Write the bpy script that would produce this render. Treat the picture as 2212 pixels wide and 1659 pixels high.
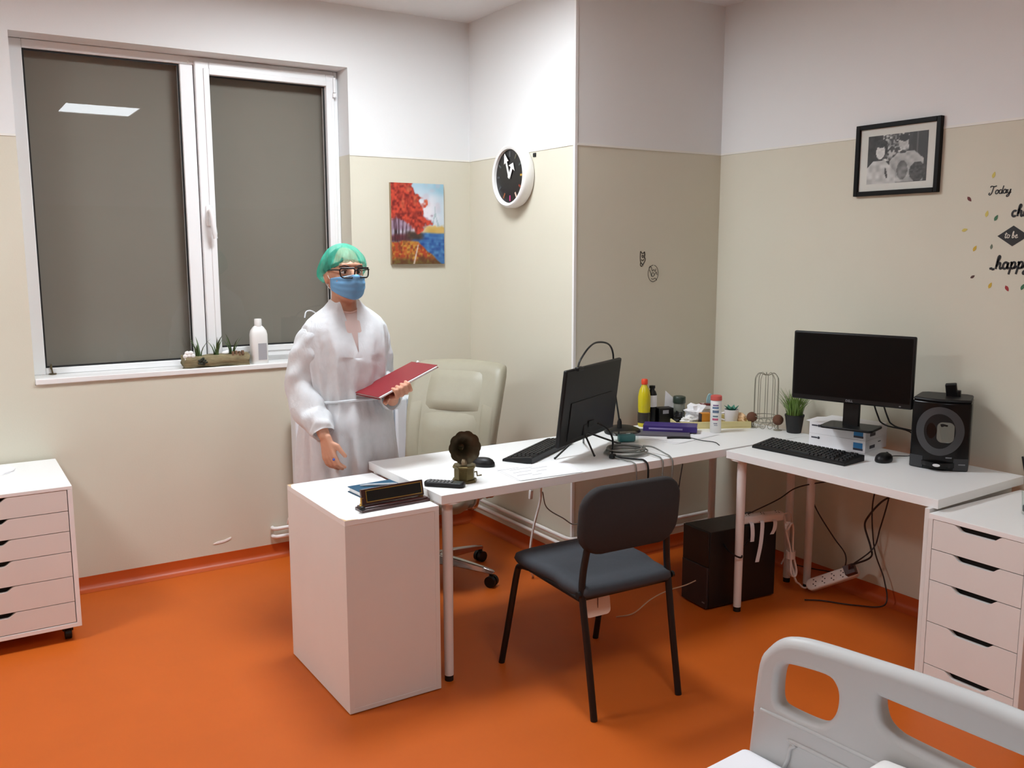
import bpy, bmesh, math, random
import numpy as np
from mathutils import Vector, Matrix, Euler

random.seed(7)
for o in list(bpy.data.objects):
    bpy.data.objects.remove(o, do_unlink=True)
scene = bpy.context.scene
COL = scene.collection
PI = math.pi

# ------------------------------------------------------------------ camera
CAM = Vector((-2.6278, -4.6002, 1.6054))
YAW, PITCH, ROLL = -0.5642, -0.1461, -0.0014
_f = Vector((-math.sin(YAW) * math.cos(PITCH), math.cos(YAW) * math.cos(PITCH), math.sin(PITCH)))
_r = Vector((math.cos(YAW), math.sin(YAW), 0))
_u = _r.cross(_f)
_r2 = _r * math.cos(ROLL) + _u * math.sin(ROLL)
_u2 = -_r * math.sin(ROLL) + _u * math.cos(ROLL)
cam_data = bpy.data.cameras.new('camera')
cam_data.sensor_fit = 'HORIZONTAL'
cam_data.sensor_width = 36.0
cam_data.lens = 36.0 * 1965.63 / 2212.0
cam_data.clip_start = 0.05
cam = bpy.data.objects.new('camera', cam_data)
COL.objects.link(cam)
cam.matrix_world = Matrix(((_r2.x, _u2.x, -_f.x, CAM.x), (_r2.y, _u2.y, -_f.y, CAM.y), (_r2.z, _u2.z, -_f.z, CAM.z), (0, 0, 0, 1)))
scene.camera = cam

# ------------------------------------------------------------------ world (night outside) and view
world = bpy.data.worlds.new('world')
scene.world = world
world.use_nodes = True
world.node_tree.nodes['Background'].inputs[0].default_value = (0.02, 0.025, 0.04, 1)
world.node_tree.nodes['Background'].inputs[1].default_value = 0.3
vs = scene.view_settings
vs.view_transform = 'Standard'
try:
    vs.look = 'None'
except Exception:
    pass
vs.gamma = 1.0
vs.use_curve_mapping = False
vs.exposure = 0.08

# lamps the room has: three 60 x 60 LED ceiling panels (position x, y, radiance)
LED_PANELS = [(-1.05, -1.15, 39.0, 'square white ceiling light panel nearest the wall clock'),
              (-1.27, -4.04, 21.0, 'square white ceiling light panel above the hospital bed end, mirrored in the window'),
              (-3.60, -1.20, 38.0, 'square white ceiling light panel at the left, outside the picture')]

# ------------------------------------------------------------------ room dimensions (metres, window wall at y = 0)
D_COL, W_COL = 1.011, 0.957      # column depth and width; the right wall is x = W_COL
H_RAIL, H_CEIL = 2.104, 2.852
X_LEFT, Y_REAR = -5.0, -6.4
WXL, WXR, WZB, WZT = -2.272, -0.7246, 1.006, 2.543
REVEAL = 0.14
T = 0.734                        # desk top height

# ------------------------------------------------------------------ materials
MATS = {}
def lin(c):
    return tuple((x / 255 / 12.92) if x / 255 <= 0.04045 else ((x / 255 + 0.055) / 1.055) ** 2.4 for x in c)

def mat(name, rgb, rough=0.5, metal=0.0, var=0.05, vscale=6.0, bump=0.0, bscale=200.0, spec=0.5, stretch=None, coat=0.0, emit=0.0):
    if name in MATS:
        return MATS[name]
    m = bpy.data.materials.new(name)
    m.use_nodes = True
    nt = m.node_tree
    b = nt.nodes['Principled BSDF']
    c = lin(rgb)
    tc = nt.nodes.new('ShaderNodeTexCoord')
    mp = nt.nodes.new('ShaderNodeMapping')
    nt.links.new(tc.outputs['Object'], mp.inputs[0])
    if stretch:
        mp.inputs['Scale'].default_value = stretch
    n = nt.nodes.new('ShaderNodeTexNoise')
    n.inputs['Scale'].default_value = vscale
    n.inputs['Detail'].default_value = 4
    nt.links.new(mp.outputs[0], n.inputs['Vector'])
    mx = nt.nodes.new('ShaderNodeMix')
    mx.data_type = 'RGBA'
    mx.inputs[6].default_value = (*[max(0, x * (1 - var)) for x in c], 1)
    mx.inputs[7].default_value = (*[min(1, x * (1 + var)) for x in c], 1)
    nt.links.new(n.outputs[0], mx.inputs[0])
    nt.links.new(mx.outputs[2], b.inputs['Base Color'])
    b.inputs['Roughness'].default_value = rough
    b.inputs['Metallic'].default_value = metal
    b.inputs['Specular IOR Level'].default_value = spec
    if coat:
        b.inputs['Coat Weight'].default_value = coat
        b.inputs['Coat Roughness'].default_value = 0.08
    if emit:
        b.inputs['Emission Color'].default_value = (*c, 1)
        b.inputs['Emission Strength'].default_value = emit
    if bump:
        n2 = nt.nodes.new('ShaderNodeTexNoise')
        n2.inputs['Scale'].default_value = bscale
        n2.inputs['Detail'].default_value = 3
        nt.links.new(mp.outputs[0], n2.inputs['Vector'])
        bp = nt.nodes.new('ShaderNodeBump')
        bp.inputs['Strength'].default_value = bump
        bp.inputs['Distance'].default_value = 0.002
        nt.links.new(n2.outputs[0], bp.inputs['Height'])
        nt.links.new(bp.outputs[0], b.inputs['Normal'])
    MATS[name] = m
    return m

def mat_wall():
    """painted white above the rail height, beige wall covering below it"""
    m = bpy.data.materials.new('wall_two_tone')
    m.use_nodes = True
    nt = m.node_tree
    b = nt.nodes['Principled BSDF']
    geo = nt.nodes.new('ShaderNodeNewGeometry')
    sep = nt.nodes.new('ShaderNodeSeparateXYZ')
    nt.links.new(geo.outputs['Position'], sep.inputs[0])
    gt = nt.nodes.new('ShaderNodeMath'); gt.operation = 'GREATER_THAN'
    gt.inputs[1].default_value = H_RAIL
    nt.links.new(sep.outputs[2], gt.inputs[0])
    n = nt.nodes.new('ShaderNodeTexNoise'); n.inputs['Scale'].default_value = 2.2; n.inputs['Detail'].default_value = 6
    nt.links.new(geo.outputs['Position'], n.inputs['Vector'])
    mx0 = nt.nodes.new('ShaderNodeMix'); mx0.data_type = 'RGBA'
    mx0.inputs[6].default_value = (*lin((211, 206, 188)), 1)
    mx0.inputs[7].default_value = (*lin((218, 213, 196)), 1)
    nt.links.new(n.outputs[0], mx0.inputs[0])
    mx = nt.nodes.new('ShaderNodeMix'); mx.data_type = 'RGBA'
    nt.links.new(gt.outputs[0], mx.inputs[0])
    nt.links.new(mx0.outputs[2], mx.inputs[6])
    mx.inputs[7].default_value = (*lin((231, 231, 230)), 1)
    nt.links.new(mx.outputs[2], b.inputs['Base Color'])
    b.inputs['Roughness'].default_value = 0.62
    b.inputs['Specular IOR Level'].default_value = 0.3
    n2 = nt.nodes.new('ShaderNodeTexNoise'); n2.inputs['Scale'].default_value = 130
    nt.links.new(geo.outputs['Position'], n2.inputs['Vector'])
    bp = nt.nodes.new('ShaderNodeBump'); bp.inputs['Strength'].default_value = 0.12; bp.inputs['Distance'].default_value = 0.002
    nt.links.new(n2.outputs[0], bp.inputs['Height'])
    nt.links.new(bp.outputs[0], b.inputs['Normal'])
    return m

def mat_glass(name, tint=(1, 1, 1), rough=0.0, ior=1.5):
    m = bpy.data.materials.new(name)
    m.use_nodes = True
    nt = m.node_tree
    nt.nodes.remove(nt.nodes['Principled BSDF'])
    out = nt.nodes['Material Output']
    tr = nt.nodes.new('ShaderNodeBsdfTransparent'); tr.inputs[0].default_value = (*tint, 1)
    gl = nt.nodes.new('ShaderNodeBsdfGlossy'); gl.inputs['Roughness'].default_value = rough
    fr = nt.nodes.new('ShaderNodeFresnel'); fr.inputs[0].default_value = ior
    # thin sheet: reflect once at the outer face, never inside the sheet
    ge = nt.nodes.new('ShaderNodeNewGeometry')
    inv = nt.nodes.new('ShaderNodeMath'); inv.operation = 'SUBTRACT'; inv.inputs[0].default_value = 1.0
    nt.links.new(ge.outputs['Backfacing'], inv.inputs[1])
    mul = nt.nodes.new('ShaderNodeMath'); mul.operation = 'MULTIPLY'
    nt.links.new(fr.outputs[0], mul.inputs[0]); nt.links.new(inv.outputs[0], mul.inputs[1])
    mx = nt.nodes.new('ShaderNodeMixShader')
    nt.links.new(mul.outputs[0], mx.inputs[0])
    nt.links.new(tr.outputs[0], mx.inputs[1])
    nt.links.new(gl.outputs[0], mx.inputs[2])
    nt.links.new(mx.outputs[0], out.inputs[0])
    MATS[name] = m
    return m

def mat_cloth(name, rgb, transl=0.35, transp=0.1, var=0.06, vscale=40.0, bstr=0.25, bdist=0.004, bscale=18.0):
    """thin non-woven cloth: part diffuse, part translucent, a little see-through"""
    m = bpy.data.materials.new(name)
    m.use_nodes = True
    nt = m.node_tree
    nt.nodes.remove(nt.nodes['Principled BSDF'])
    out = nt.nodes['Material Output']
    c = lin(rgb)
    tc = nt.nodes.new('ShaderNodeTexCoord')
    n = nt.nodes.new('ShaderNodeTexNoise'); n.inputs['Scale'].default_value = vscale; n.inputs['Detail'].default_value = 5
    nt.links.new(tc.outputs['Object'], n.inputs['Vector'])
    mx = nt.nodes.new('ShaderNodeMix'); mx.data_type = 'RGBA'
    mx.inputs[6].default_value = (*[x * (1 - var) for x in c], 1)
    mx.inputs[7].default_value = (*[min(1, x * (1 + var)) for x in c], 1)
    nt.links.new(n.outputs[0], mx.inputs[0])
    d = nt.nodes.new('ShaderNodeBsdfDiffuse'); t = nt.nodes.new('ShaderNodeBsdfTranslucent'); p = nt.nodes.new('ShaderNodeBsdfTransparent')
    nt.links.new(mx.outputs[2], d.inputs[0]); nt.links.new(mx.outputs[2], t.inputs[0])
    a = nt.nodes.new('ShaderNodeMixShader'); a.inputs[0].default_value = transl
    nt.links.new(d.outputs[0], a.inputs[1]); nt.links.new(t.outputs[0], a.inputs[2])
    b = nt.nodes.new('ShaderNodeMixShader'); b.inputs[0].default_value = transp
    nt.links.new(a.outputs[0], b.inputs[1]); nt.links.new(p.outputs[0], b.inputs[2])
    nt.links.new(b.outputs[0], out.inputs[0])
    bp = nt.nodes.new('ShaderNodeBump'); bp.inputs['Strength'].default_value = bstr; bp.inputs['Distance'].default_value = bdist
    n3 = nt.nodes.new('ShaderNodeTexNoise'); n3.inputs['Scale'].default_value = bscale; n3.inputs['Detail'].default_value = 4; n3.inputs['Distortion'].default_value = 0.6
    mp = nt.nodes.new('ShaderNodeMapping'); mp.inputs['Scale'].default_value = (1.0, 1.0, 0.45)
    nt.links.new(tc.outputs['Object'], mp.inputs[0]); nt.links.new(mp.outputs[0], n3.inputs['Vector'])
    nt.links.new(n3.outputs[0], bp.inputs['Height'])
    nt.links.new(bp.outputs[0], d.inputs['Normal'])
    MATS[name] = m
    return m

def mat_vcol(name, rough=0.5):
    m = bpy.data.materials.new(name)
    m.use_nodes = True
    nt = m.node_tree
    b = nt.nodes['Principled BSDF']
    at = nt.nodes.new('ShaderNodeVertexColor'); at.layer_name = 'Col'
    nt.links.new(at.outputs[0], b.inputs['Base Color'])
    b.inputs['Roughness'].default_value = rough
    MATS[name] = m
    return m

WALL = mat_wall()
FLOOR = mat('floor_orange_vinyl', (200, 96, 29), 0.45, spec=0.3, var=0.07, vscale=5, bump=0.05, bscale=400)
COVE = mat('cove_orange_vinyl', (186, 78, 22), 0.4, var=0.06, vscale=8)
CEIL = mat('ceiling_paint', (230, 230, 229), 0.8, var=0.02)
WHITE_PAINT = mat('white_trim', (236, 234, 232), 0.4, var=0.02)
PVC = mat('white_pvc', (240, 240, 240), 0.32, var=0.015)
RUBBER = mat('black_rubber', (14, 14, 14), 0.6)
BLIND = mat('grey_shutter', (124, 119, 108), 0.8, var=0.05, vscale=1.5)
LAM = mat('white_laminate', (243, 243, 242), 0.38, var=0.02, vscale=3)
LAM_EDGE = mat('white_laminate_edge', (230, 227, 223), 0.45, var=0.03)
CHIP = mat('chipped_edge', (206, 176, 138), 0.8)
SLOT_SHADE = mat('grip_slot_shade', (38, 34, 32), 0.9)  # near-black colour standing in for the shade inside the grip cut-outs
WHITE_METAL = mat('white_metal', (234, 228, 224), 0.35, var=0.02)
BLACK_PL = mat('black_plastic', (13, 13, 14), 0.45, var=0.1, vscale=30, spec=0.35)
BLACK_GLOSS = mat('black_gloss', (7, 7, 8), 0.22, var=0.05, spec=0.3)
BLACK_MET = mat('black_metal', (22, 22, 23), 0.4, metal=0.2)
CHROME = mat('chrome', (200, 200, 202), 0.15, metal=1.0, var=0.02)
STEEL = mat('steel_grey', (140, 140, 142), 0.35, metal=0.8)
WHITE_PL = mat('white_plastic', (238, 237, 234), 0.4, var=0.02)
GREY_PL = mat('grey_plastic', (128, 130, 132), 0.45)
PAPER = mat('white_paper', (240, 239, 240), 0.8, var=0.02)
PAPER_GREY = mat('grey_print', (150, 150, 156), 0.8)
SCREEN = mat('dark_screen', (5, 5, 6), 0.3, var=0.02, spec=0.18)
GLASS = mat_glass('window_glass')
CLEAR = mat_glass('clear_plastic', (0.93, 0.96, 0.95), 0.05)

# ------------------------------------------------------------------ mesh builder
def catmull(pts, n=8, closed=False):
    P = [Vector(p) for p in pts]
    if len(P) < 3:
        return P
    out = []
    N = len(P)
    rng = range(N) if closed else range(N - 1)
    for i in rng:
        p1, p2 = P[i], P[(i + 1) % N]
        p0 = P[(i - 1) % N] if (closed or i > 0) else p1 * 2 - p2
        p3 = P[(i + 2) % N] if (closed or i + 2 < N) else p2 * 2 - p1
        for k in range(n):
            t = k / n
            out.append(0.5 * ((2 * p1) + (p2 - p0) * t + (2 * p0 - 5 * p1 + 4 * p2 - p3) * t * t + (3 * p1 - p0 - 3 * p2 + p3) * t ** 3))
    if not closed:
        out.append(P[-1].copy())
    return out

class MB:
    def __init__(self):
        self.v = []; self.f = []
    def add(self, vs, fs):
        b = len(self.v)
        self.v += [Vector(p) for p in vs]
        self.f += [tuple(b + i for i in q) for q in fs]
        return self
    def box(self, c, s, rz=0.0, M=None):
        x, y, z = s[0] / 2, s[1] / 2, s[2] / 2
        vs = [Vector(p) for p in ((-x, -y, -z), (x, -y, -z), (x, y, -z), (-x, y, -z), (-x, -y, z), (x, -y, z), (x, y, z), (-x, y, z))]
        R = Matrix.Rotation(rz, 3, 'Z') if M is None else M
        vs = [R @ p + Vector(c) for p in vs]
        return self.add(vs, [(0, 3, 2, 1), (4, 5, 6, 7), (0, 1, 5, 4), (1, 2, 6, 5), (2, 3, 7, 6), (3, 0, 4, 7)])
    def bx(self, x0, x1, y0, y1, z0, z1):
        return self.box(((x0 + x1) / 2, (y0 + y1) / 2, (z0 + z1) / 2), (abs(x1 - x0), abs(y1 - y0), abs(z1 - z0)))
    def tube(self, pts, r, n=8, closed=False, caps=True, flat=None):
        P = [Vector(p) for p in pts]
        N = len(P)
        rr = r if hasattr(r, '__len__') else [r] * N
        T_ = []
        for i in range(N):
            a = P[(i - 1) % N] if (closed or i > 0) else P[i]
            b = P[(i + 1) % N] if (closed or i < N - 1) else P[i]
            d = (b - a)
            T_.append(d.normalized() if d.length > 1e-9 else Vector((0, 0, 1)))
        up = Vector((0, 0, 1)) if abs(T_[0].z) < 0.9 else Vector((1, 0, 0))
        nrm = (up - T_[0] * up.dot(T_[0])).normalized()
        b0 = len(self.v)
        for i in range(N):
            nrm = (nrm - T_[i] * nrm.dot(T_[i]))
            nrm = nrm.normalized() if nrm.length > 1e-6 else T_[i].orthogonal().normalized()
            bn = T_[i].cross(nrm)
            for k in range(n):
                a = 2 * PI * k / n
                self.v.append(P[i] + nrm * (math.cos(a) * rr[i]) + bn * (math.sin(a) * rr[i]))
        for i in range(N if closed else N - 1):
            j = (i + 1) % N
            for k in range(n):
                k2 = (k + 1) % n
                self.f.append((b0 + i * n + k, b0 + i * n + k2, b0 + j * n + k2, b0 + j * n + k))
        if caps and not closed:
            self.f.append(tuple(b0 + k for k in reversed(range(n))))
            self.f.append(tuple(b0 + (N - 1) * n + k for k in range(n)))
        return self
    def cyl(self, p0, p1, r0, r1=None, n=16):
        return self.tube([p0, p1], [r0, r0 if r1 is None else r1], n)
    def sphere(self, c, r, nu=16, nv=10, M=None):
        r = r if hasattr(r, '__len__') else (r, r, r)
        vs = []
        for j in range(1, nv):
            ph = PI * j / nv
            for i in range(nu):
                th = 2 * PI * i / nu
                vs.append(Vector((r[0] * math.sin(ph) * math.cos(th), r[1] * math.sin(ph) * math.sin(th), r[2] * math.cos(ph))))
        vs += [Vector((0, 0, r[2])), Vector((0, 0, -r[2]))]
        if M is not None:
            vs = [M @ p for p in vs]
        vs = [p + Vector(c) for p in vs]
        fs = []
        for j in range(nv - 2):
            for i in range(nu):
                i2 = (i + 1) % nu
                fs.append((j * nu + i, (j + 1) * nu + i, (j + 1) * nu + i2, j * nu + i2))
        top, bot = (nv - 1) * nu, (nv - 1) * nu + 1
        for i in range(nu):
            fs.append((top, i, (i + 1) % nu))
            fs.append((bot, (nv - 2) * nu + (i + 1) % nu, (nv - 2) * nu + i))
        return self.add(vs, fs)
    def lathe(self, prof, n=24, c=(0, 0, 0), M=None, caps=True):
        vs = []
        for r, z in prof:
            for k in range(n):
                a = 2 * PI * k / n
                p = Vector((r * math.cos(a), r * math.sin(a), z))
                vs.append((M @ p if M is not None else p) + Vector(c))
        fs = []
        for i in range(len(prof) - 1):
            for k in range(n):
                k2 = (k + 1) % n
                fs.append((i * n + k, i * n + k2, (i + 1) * n + k2, (i + 1) * n + k))
        if caps:
            if prof[0][0] > 1e-5: fs.append(tuple(reversed(range(n))))
            if prof[-1][0] > 1e-5: fs.append(tuple((len(prof) - 1) * n + k for k in range(n)))
        return self.add(vs, fs)
    def prism(self, poly, z0, z1, fn=None):
        """poly in (a, b); extruded along c from z0 to z1; fn maps (a, b, c) to a point"""
        n = len(poly)
        fn = fn or (lambda a, b, c: (a, b, c))
        vs = [fn(a, b, z0) for a, b in poly] + [fn(a, b, z1) for a, b in poly]
        fs = [tuple(reversed(range(n))), tuple(range(n, 2 * n))] + [(i, (i + 1) % n, n + (i + 1) % n, n + i) for i in range(n)]
        return self.add(vs, fs)
    def loft(self, rings, cap0=True, cap1=True, closed=True):
        n = len(rings[0]); b = len(self.v)
        for r in rings:
            self.v += [Vector(p) for p in r]
        for i in range(len(rings) - 1):
            for k in range(n if closed else n - 1):
                k2 = (k + 1) % n
                self.f.append((b + i * n + k, b + i * n + k2, b + (i + 1) * n + k2, b + (i + 1) * n + k))
        if closed and cap0: self.f.append(tuple(b + k for k in reversed(range(n))))
        if closed and cap1: self.f.append(tuple(b + (len(rings) - 1) * n + k for k in range(n)))
        return self
    def ribbon(self, pts, w, nrm, th):
        """flat stroke of width w with normal nrm and thickness th"""
        P = [Vector(p) for p in pts]; N = len(P); nrm = Vector(nrm)
        ww = w if hasattr(w, '__len__') else [w] * N
        rings = []
        for i in range(N):
            d = (P[min(i + 1, N - 1)] - P[max(i - 1, 0)])
            s = nrm.cross(d.normalized()) * (ww[i] / 2)
            rings.append([P[i] - s, P[i] + s, P[i] + s + nrm * th, P[i] - s + nrm * th])
        return self.loft(rings)
    def xf(self, M):
        self.v = [M @ p for p in self.v]
        return self
    def build(self, name, m, parent=None, smooth=35, bevel=0.0, seg=2, world=False):
        me = bpy.data.meshes.new(name)
        off = parent.location if (world and parent is not None) else Vector((0, 0, 0))
        me.from_pydata([tuple(p - off) for p in self.v], [], self.f)
        me.update()
        bm = bmesh.new(); bm.from_mesh(me)
        bmesh.ops.recalc_face_normals(bm, faces=bm.faces)
        bm.to_mesh(me); bm.free()
        if smooth:
            me.shade_smooth()
            me.set_sharp_from_angle(angle=math.radians(smooth))
        o = bpy.data.objects.new(name, me)
        COL.objects.link(o)
        if m is not None:
            me.materials.append(m)
        if parent is not None:
            o.parent = parent
        if bevel:
            md = o.modifiers.new('bevel', 'BEVEL'); md.width = bevel; md.segments = seg; md.limit_method = 'ANGLE'; md.angle_limit = math.radians(40)
            md.harden_normals = False
        return o

def tag(o, label, cat, group=None):
    o['label'] = label; o['category'] = cat
    if group: o['group'] = group
    return o

def thing(name, label, cat, loc=(0, 0, 0), rz=0.0, group=None):
    o = bpy.data.objects.new(name, None)
    o.empty_display_size = 0.1
    COL.objects.link(o)
    o.location = loc
    o.rotation_euler = (0, 0, rz)
    return tag(o, label, cat, group)

def struct(o):
    o['kind'] = 'structure'
    return o

def stuff(o):
    o['kind'] = 'stuff'
    return o

def struct_root(name, loc=(0, 0, 0)):
    o = bpy.data.objects.new(name, None); o.empty_display_size = 0.1
    COL.objects.link(o); o.location = loc
    return struct(o)

def curve_panel(name, splines, extrude, bevel, m, parent=None, M=None, res=3):
    """flat outline with holes, given as closed 2-D splines, made into a solid panel mesh"""
    cu = bpy.data.curves.new(name, 'CURVE'); cu.dimensions = '2D'; cu.fill_mode = 'BOTH'
    cu.extrude = extrude; cu.bevel_depth = bevel; cu.offset = -bevel; cu.bevel_resolution = res
    for sp in splines:
        s = cu.splines.new('POLY'); s.points.add(len(sp) - 1); s.use_cyclic_u = True
        for i, (a, b) in enumerate(sp):
            s.points[i].co = (a, b, 0, 1)
    tmp = bpy.data.objects.new(name + '_c', cu); COL.objects.link(tmp)
    dg = bpy.context.evaluated_depsgraph_get()
    me = bpy.data.meshes.new_from_object(tmp.evaluated_get(dg))
    bpy.data.objects.remove(tmp, do_unlink=True); bpy.data.curves.remove(cu)
    if M is not None:
        me.transform(M)
    me.name = name
    me.shade_smooth(); me.set_sharp_from_angle(angle=math.radians(40))
    o = bpy.data.objects.new(name, me); COL.objects.link(o)
    me.materials.clear(); me.materials.append(m)
    if parent is not None: o.parent = parent
    return o

def smooth2(poly, n=5):
    return [(p.x, p.y) for p in catmull([(a, b, 0) for a, b in poly], n, True)]

def text_obj(name, s, size, m, parent, loc, rot, th=0.0005, align='CENTER'):
    cu = bpy.data.curves.new(name, 'FONT'); cu.body = s; cu.size = size; cu.align_x = align; cu.align_y = 'CENTER'; cu.extrude = th
    tmp = bpy.data.objects.new(name + '_c', cu); COL.objects.link(tmp)
    dg = bpy.context.evaluated_depsgraph_get()
    me = bpy.data.meshes.new_from_object(tmp.evaluated_get(dg))
    bpy.data.objects.remove(tmp, do_unlink=True); bpy.data.curves.remove(cu)
    me.name = name; me.materials.clear(); me.materials.append(m)
    o = bpy.data.objects.new(name, me); COL.objects.link(o)
    o.parent = parent; o.location = loc; o.rotation_euler = rot
    return o

def cable(name, label, pts, r, m, cat='cable', group=None, n=6):
    o = MB().tube(catmull(pts, 8), r, n).build(name, m, smooth=60)
    return tag(o, label, cat, group)

def arc_poly(w, h, r, n=5, cx=0.0, cy=0.0):
    """rounded rectangle outline"""
    pts = []
    for (sx, sy, a0) in ((1, 1, 0), (-1, 1, 90), (-1, -1, 180), (1, -1, 270)):
        for k in range(n + 1):
            a = math.radians(a0 + 90 * k / n)
            pts.append((cx + sx * (w / 2 - r) + r * math.cos(a), cy + sy * (h / 2 - r) + r * math.sin(a)))
    return pts

# ================================================================== THE ROOM
struct(MB().bx(X_LEFT, W_COL, Y_REAR, 0, -0.1, 0.0).build('floor', FLOOR, smooth=0))
struct(MB().bx(X_LEFT, W_COL, Y_REAR, 0, H_CEIL, H_CEIL + 0.1).build('ceiling', CEIL, smooth=0))
b = MB()
b.bx(X_LEFT - 0.2, WXL, 0, 0.3, 0, H_CEIL); b.bx(WXR, W_COL + 0.2, 0, 0.3, 0, H_CEIL)
b.bx(WXL, WXR, 0, 0.3, 0, WZB - 0.004); b.bx(WXL, WXR, 0, 0.3, WZT, H_CEIL)
struct(b.build('wall_back', WALL, smooth=0))
struct(MB().bx(0, W_COL, -D_COL, 0, 0, H_CEIL).build('wall_column', WALL, smooth=0))
struct(MB().bx(W_COL, W_COL + 0.2, Y_REAR - 0.2, 0, 0, H_CEIL).build('wall_right', WALL, smooth=0))
struct(MB().bx(X_LEFT - 0.2, X_LEFT, Y_REAR - 0.2, 0, 0, H_CEIL).build('wall_left', WALL, smooth=0))
struct(MB().bx(X_LEFT, W_COL, Y_REAR - 0.2, Y_REAR, 0, H_CEIL).build('wall_rear', WALL, smooth=0))

def cove(name, a, b_, nrm):
    """orange vinyl carried up the wall with a rounded foot"""
    prof = [(0, 0.068), (0.004, 0.068), (0.005, 0.03), (0.011, 0.014), (0.024, 0.005), (0.045, 0.0008), (0.0, 0.0)]
    a, b_ = Vector((*a, 0)), Vector((*b_, 0)); n = Vector((*nrm, 0))
    r = [[p + n * d + Vector((0, 0, z)) for d, z in prof] for p in (a, b_)]
    o = MB().loft(r).build(name, COVE, smooth=50)
    return struct(o)
cove('baseboard_back', (X_LEFT, 0), (0, 0), (0, -1))
cove('baseboard_column_side', (0, 0), (0, -D_COL), (-1, 0))
cove('baseboard_column_front', (0, -D_COL), (W_COL, -D_COL), (0, -1))
cove('baseboard_right', (W_COL, -D_COL), (W_COL, Y_REAR), (-1, 0))
cove('baseboard_left', (X_LEFT, Y_REAR), (X_LEFT, 0), (1, 0))
cove('baseboard_rear', (X_LEFT, Y_REAR), (W_COL, Y_REAR), (0, 1))

TRIM = mat('rail_edge', (234, 232, 225), 0.5, var=0.02)
th, hh = 0.003, 0.005
struct(MB().bx(X_LEFT, WXL - 0.001, -th, 0, H_RAIL - hh, H_RAIL + hh).build('trim_1', TRIM, smooth=0))
struct(MB().bx(WXR + 0.001, -th, -th, 0, H_RAIL - hh, H_RAIL + hh).build('trim_2', TRIM, smooth=0))
struct(MB().bx(-th, 0, -D_COL, 0, H_RAIL - hh, H_RAIL + hh).build('trim_3', TRIM, smooth=0))
struct(MB().bx(0.012, W_COL - th, -D_COL - th, -D_COL, H_RAIL - hh, H_RAIL + hh).build('trim_4', TRIM, smooth=0))
struct(MB().bx(W_COL - th, W_COL, Y_REAR, -D_COL, H_RAIL - hh, H_RAIL + hh).build('trim_5', TRIM, smooth=0))
# white plastic corner guard on the column edge
g = MB().bx(-0.0025, 0.012, -D_COL - 0.0025, -D_COL, 0.07, H_CEIL).bx(-0.0025, 0, -D_COL, -D_COL + 0.012, 0.07, H_CEIL)
struct(g.build('trim_6', WHITE_PAINT, smooth=0))

# ------------------------------------------------------------------ window
YF = REVEAL
win = struct_root('window_1', ((WXL + WXR) / 2, REVEAL, WZB))
SILL_Z = 1.03
MB().bx(WXL + 0.001, WXR - 0.001, -0.012, YF + 0.05, WZB - 0.003, SILL_Z).build('sill', WHITE_PAINT, win, world=True, bevel=0.004)
XM0, XM1 = -1.535, -1.472          # fixed-light side of the mullion, seam to the sash
f = MB()
f.bx(WXL + 0.001, -2.212, YF, YF + 0.07, SILL_Z, WZT - 0.001)            # left jamb
f.bx(WXR - 0.022, WXR - 0.001, YF, YF + 0.07, SILL_Z, WZT - 0.001)     # right jamb
f.bx(-2.212, WXR - 0.022, YF, YF + 0.07, 2.503, WZT - 0.001)           # head
f.bx(-2.212, WXR - 0.022, YF, YF + 0.07, SILL_Z, 1.060)                # bottom rail
f.bx(XM0, XM1, YF, YF + 0.07, 1.060, 2.503)                            # mullion
f.build('frame', PVC, win, world=True, bevel=0.004)
s = MB()
SX0, SX1, SZ0, SZ1 = XM1 + 0.004, WXR - 0.026, 1.055, 2.522
GX0, GX1, GZ0, GZ1 = -1.400, -0.797, 1.111, 2.461
ys = YF - 0.018
s.bx(SX0, GX0, ys, YF + 0.05, SZ0, SZ1); s.bx(GX1, SX1, ys, YF + 0.05, SZ0, SZ1)
s.bx(GX0, GX1, ys, YF + 0.05, GZ1, SZ1); s.bx(GX0, GX1, ys, YF + 0.05, SZ0, GZ0)
s.build('sash', PVC, win, world=True, bevel=0.004)
s = MB()   # stepped inner bead of the sash
for (x0, x1, z0, z1) in ((GX0 - 0.028, GX0, GZ0 - .028, GZ1 + 0.028), (GX1, GX1 + 0.028, GZ0 - .028, GZ1 + 0.028), (GX0, GX1, GZ1, GZ1 + 0.028), (GX0, GX1, GZ0 - 0.028, GZ0)):
    s.bx(x0, x1, ys - 0.006, ys, z0, z1)
s.build('glazing_bead', PVC, win, world=True, bevel=0.002)
LX0, LX1, LZ0, LZ1 = -2.212, XM0, 1.060, 2.503
def gasket(x0, x1, z0, z1, y):
    w = 0.008
    g = MB()
    g.bx(x0, x0 + w, y, y + 0.006, z0, z1); g.bx(x1 - w, x1, y, y + 0.006, z0, z1)
    g.bx(x0 + w, x1 - w, y, y + 0.006, z1 - w, z1); g.bx(x0 + w, x1 - w, y, y + 0.006, z0, z0 + w)
    g.build('gasket', RUBBER, win, smooth=0, world=True)
gasket(LX0, LX1, LZ0, LZ1, YF + 0.016)
gasket(GX0, GX1, GZ0, GZ1, YF + 0.006)
MB().bx(LX0 + 0.004, LX1 - 0.004, YF + 0.022, YF + 0.026, LZ0 + .004, LZ1 - .004).build('pane', GLASS, win, smooth=0, world=True)
MB().bx(GX0 + 0.004, GX1 - 0.004, YF + 0.012, YF + 0.016, GZ0 + .004, GZ1 - .004).build('pane', GLASS, win, smooth=0, world=True)
sh = MB().bx(WXL, WXR, YF + 0.085, YF + 0.11, WZB, WZT)
sh.build('shutter', BLIND, win, smooth=0, world=True)
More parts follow.
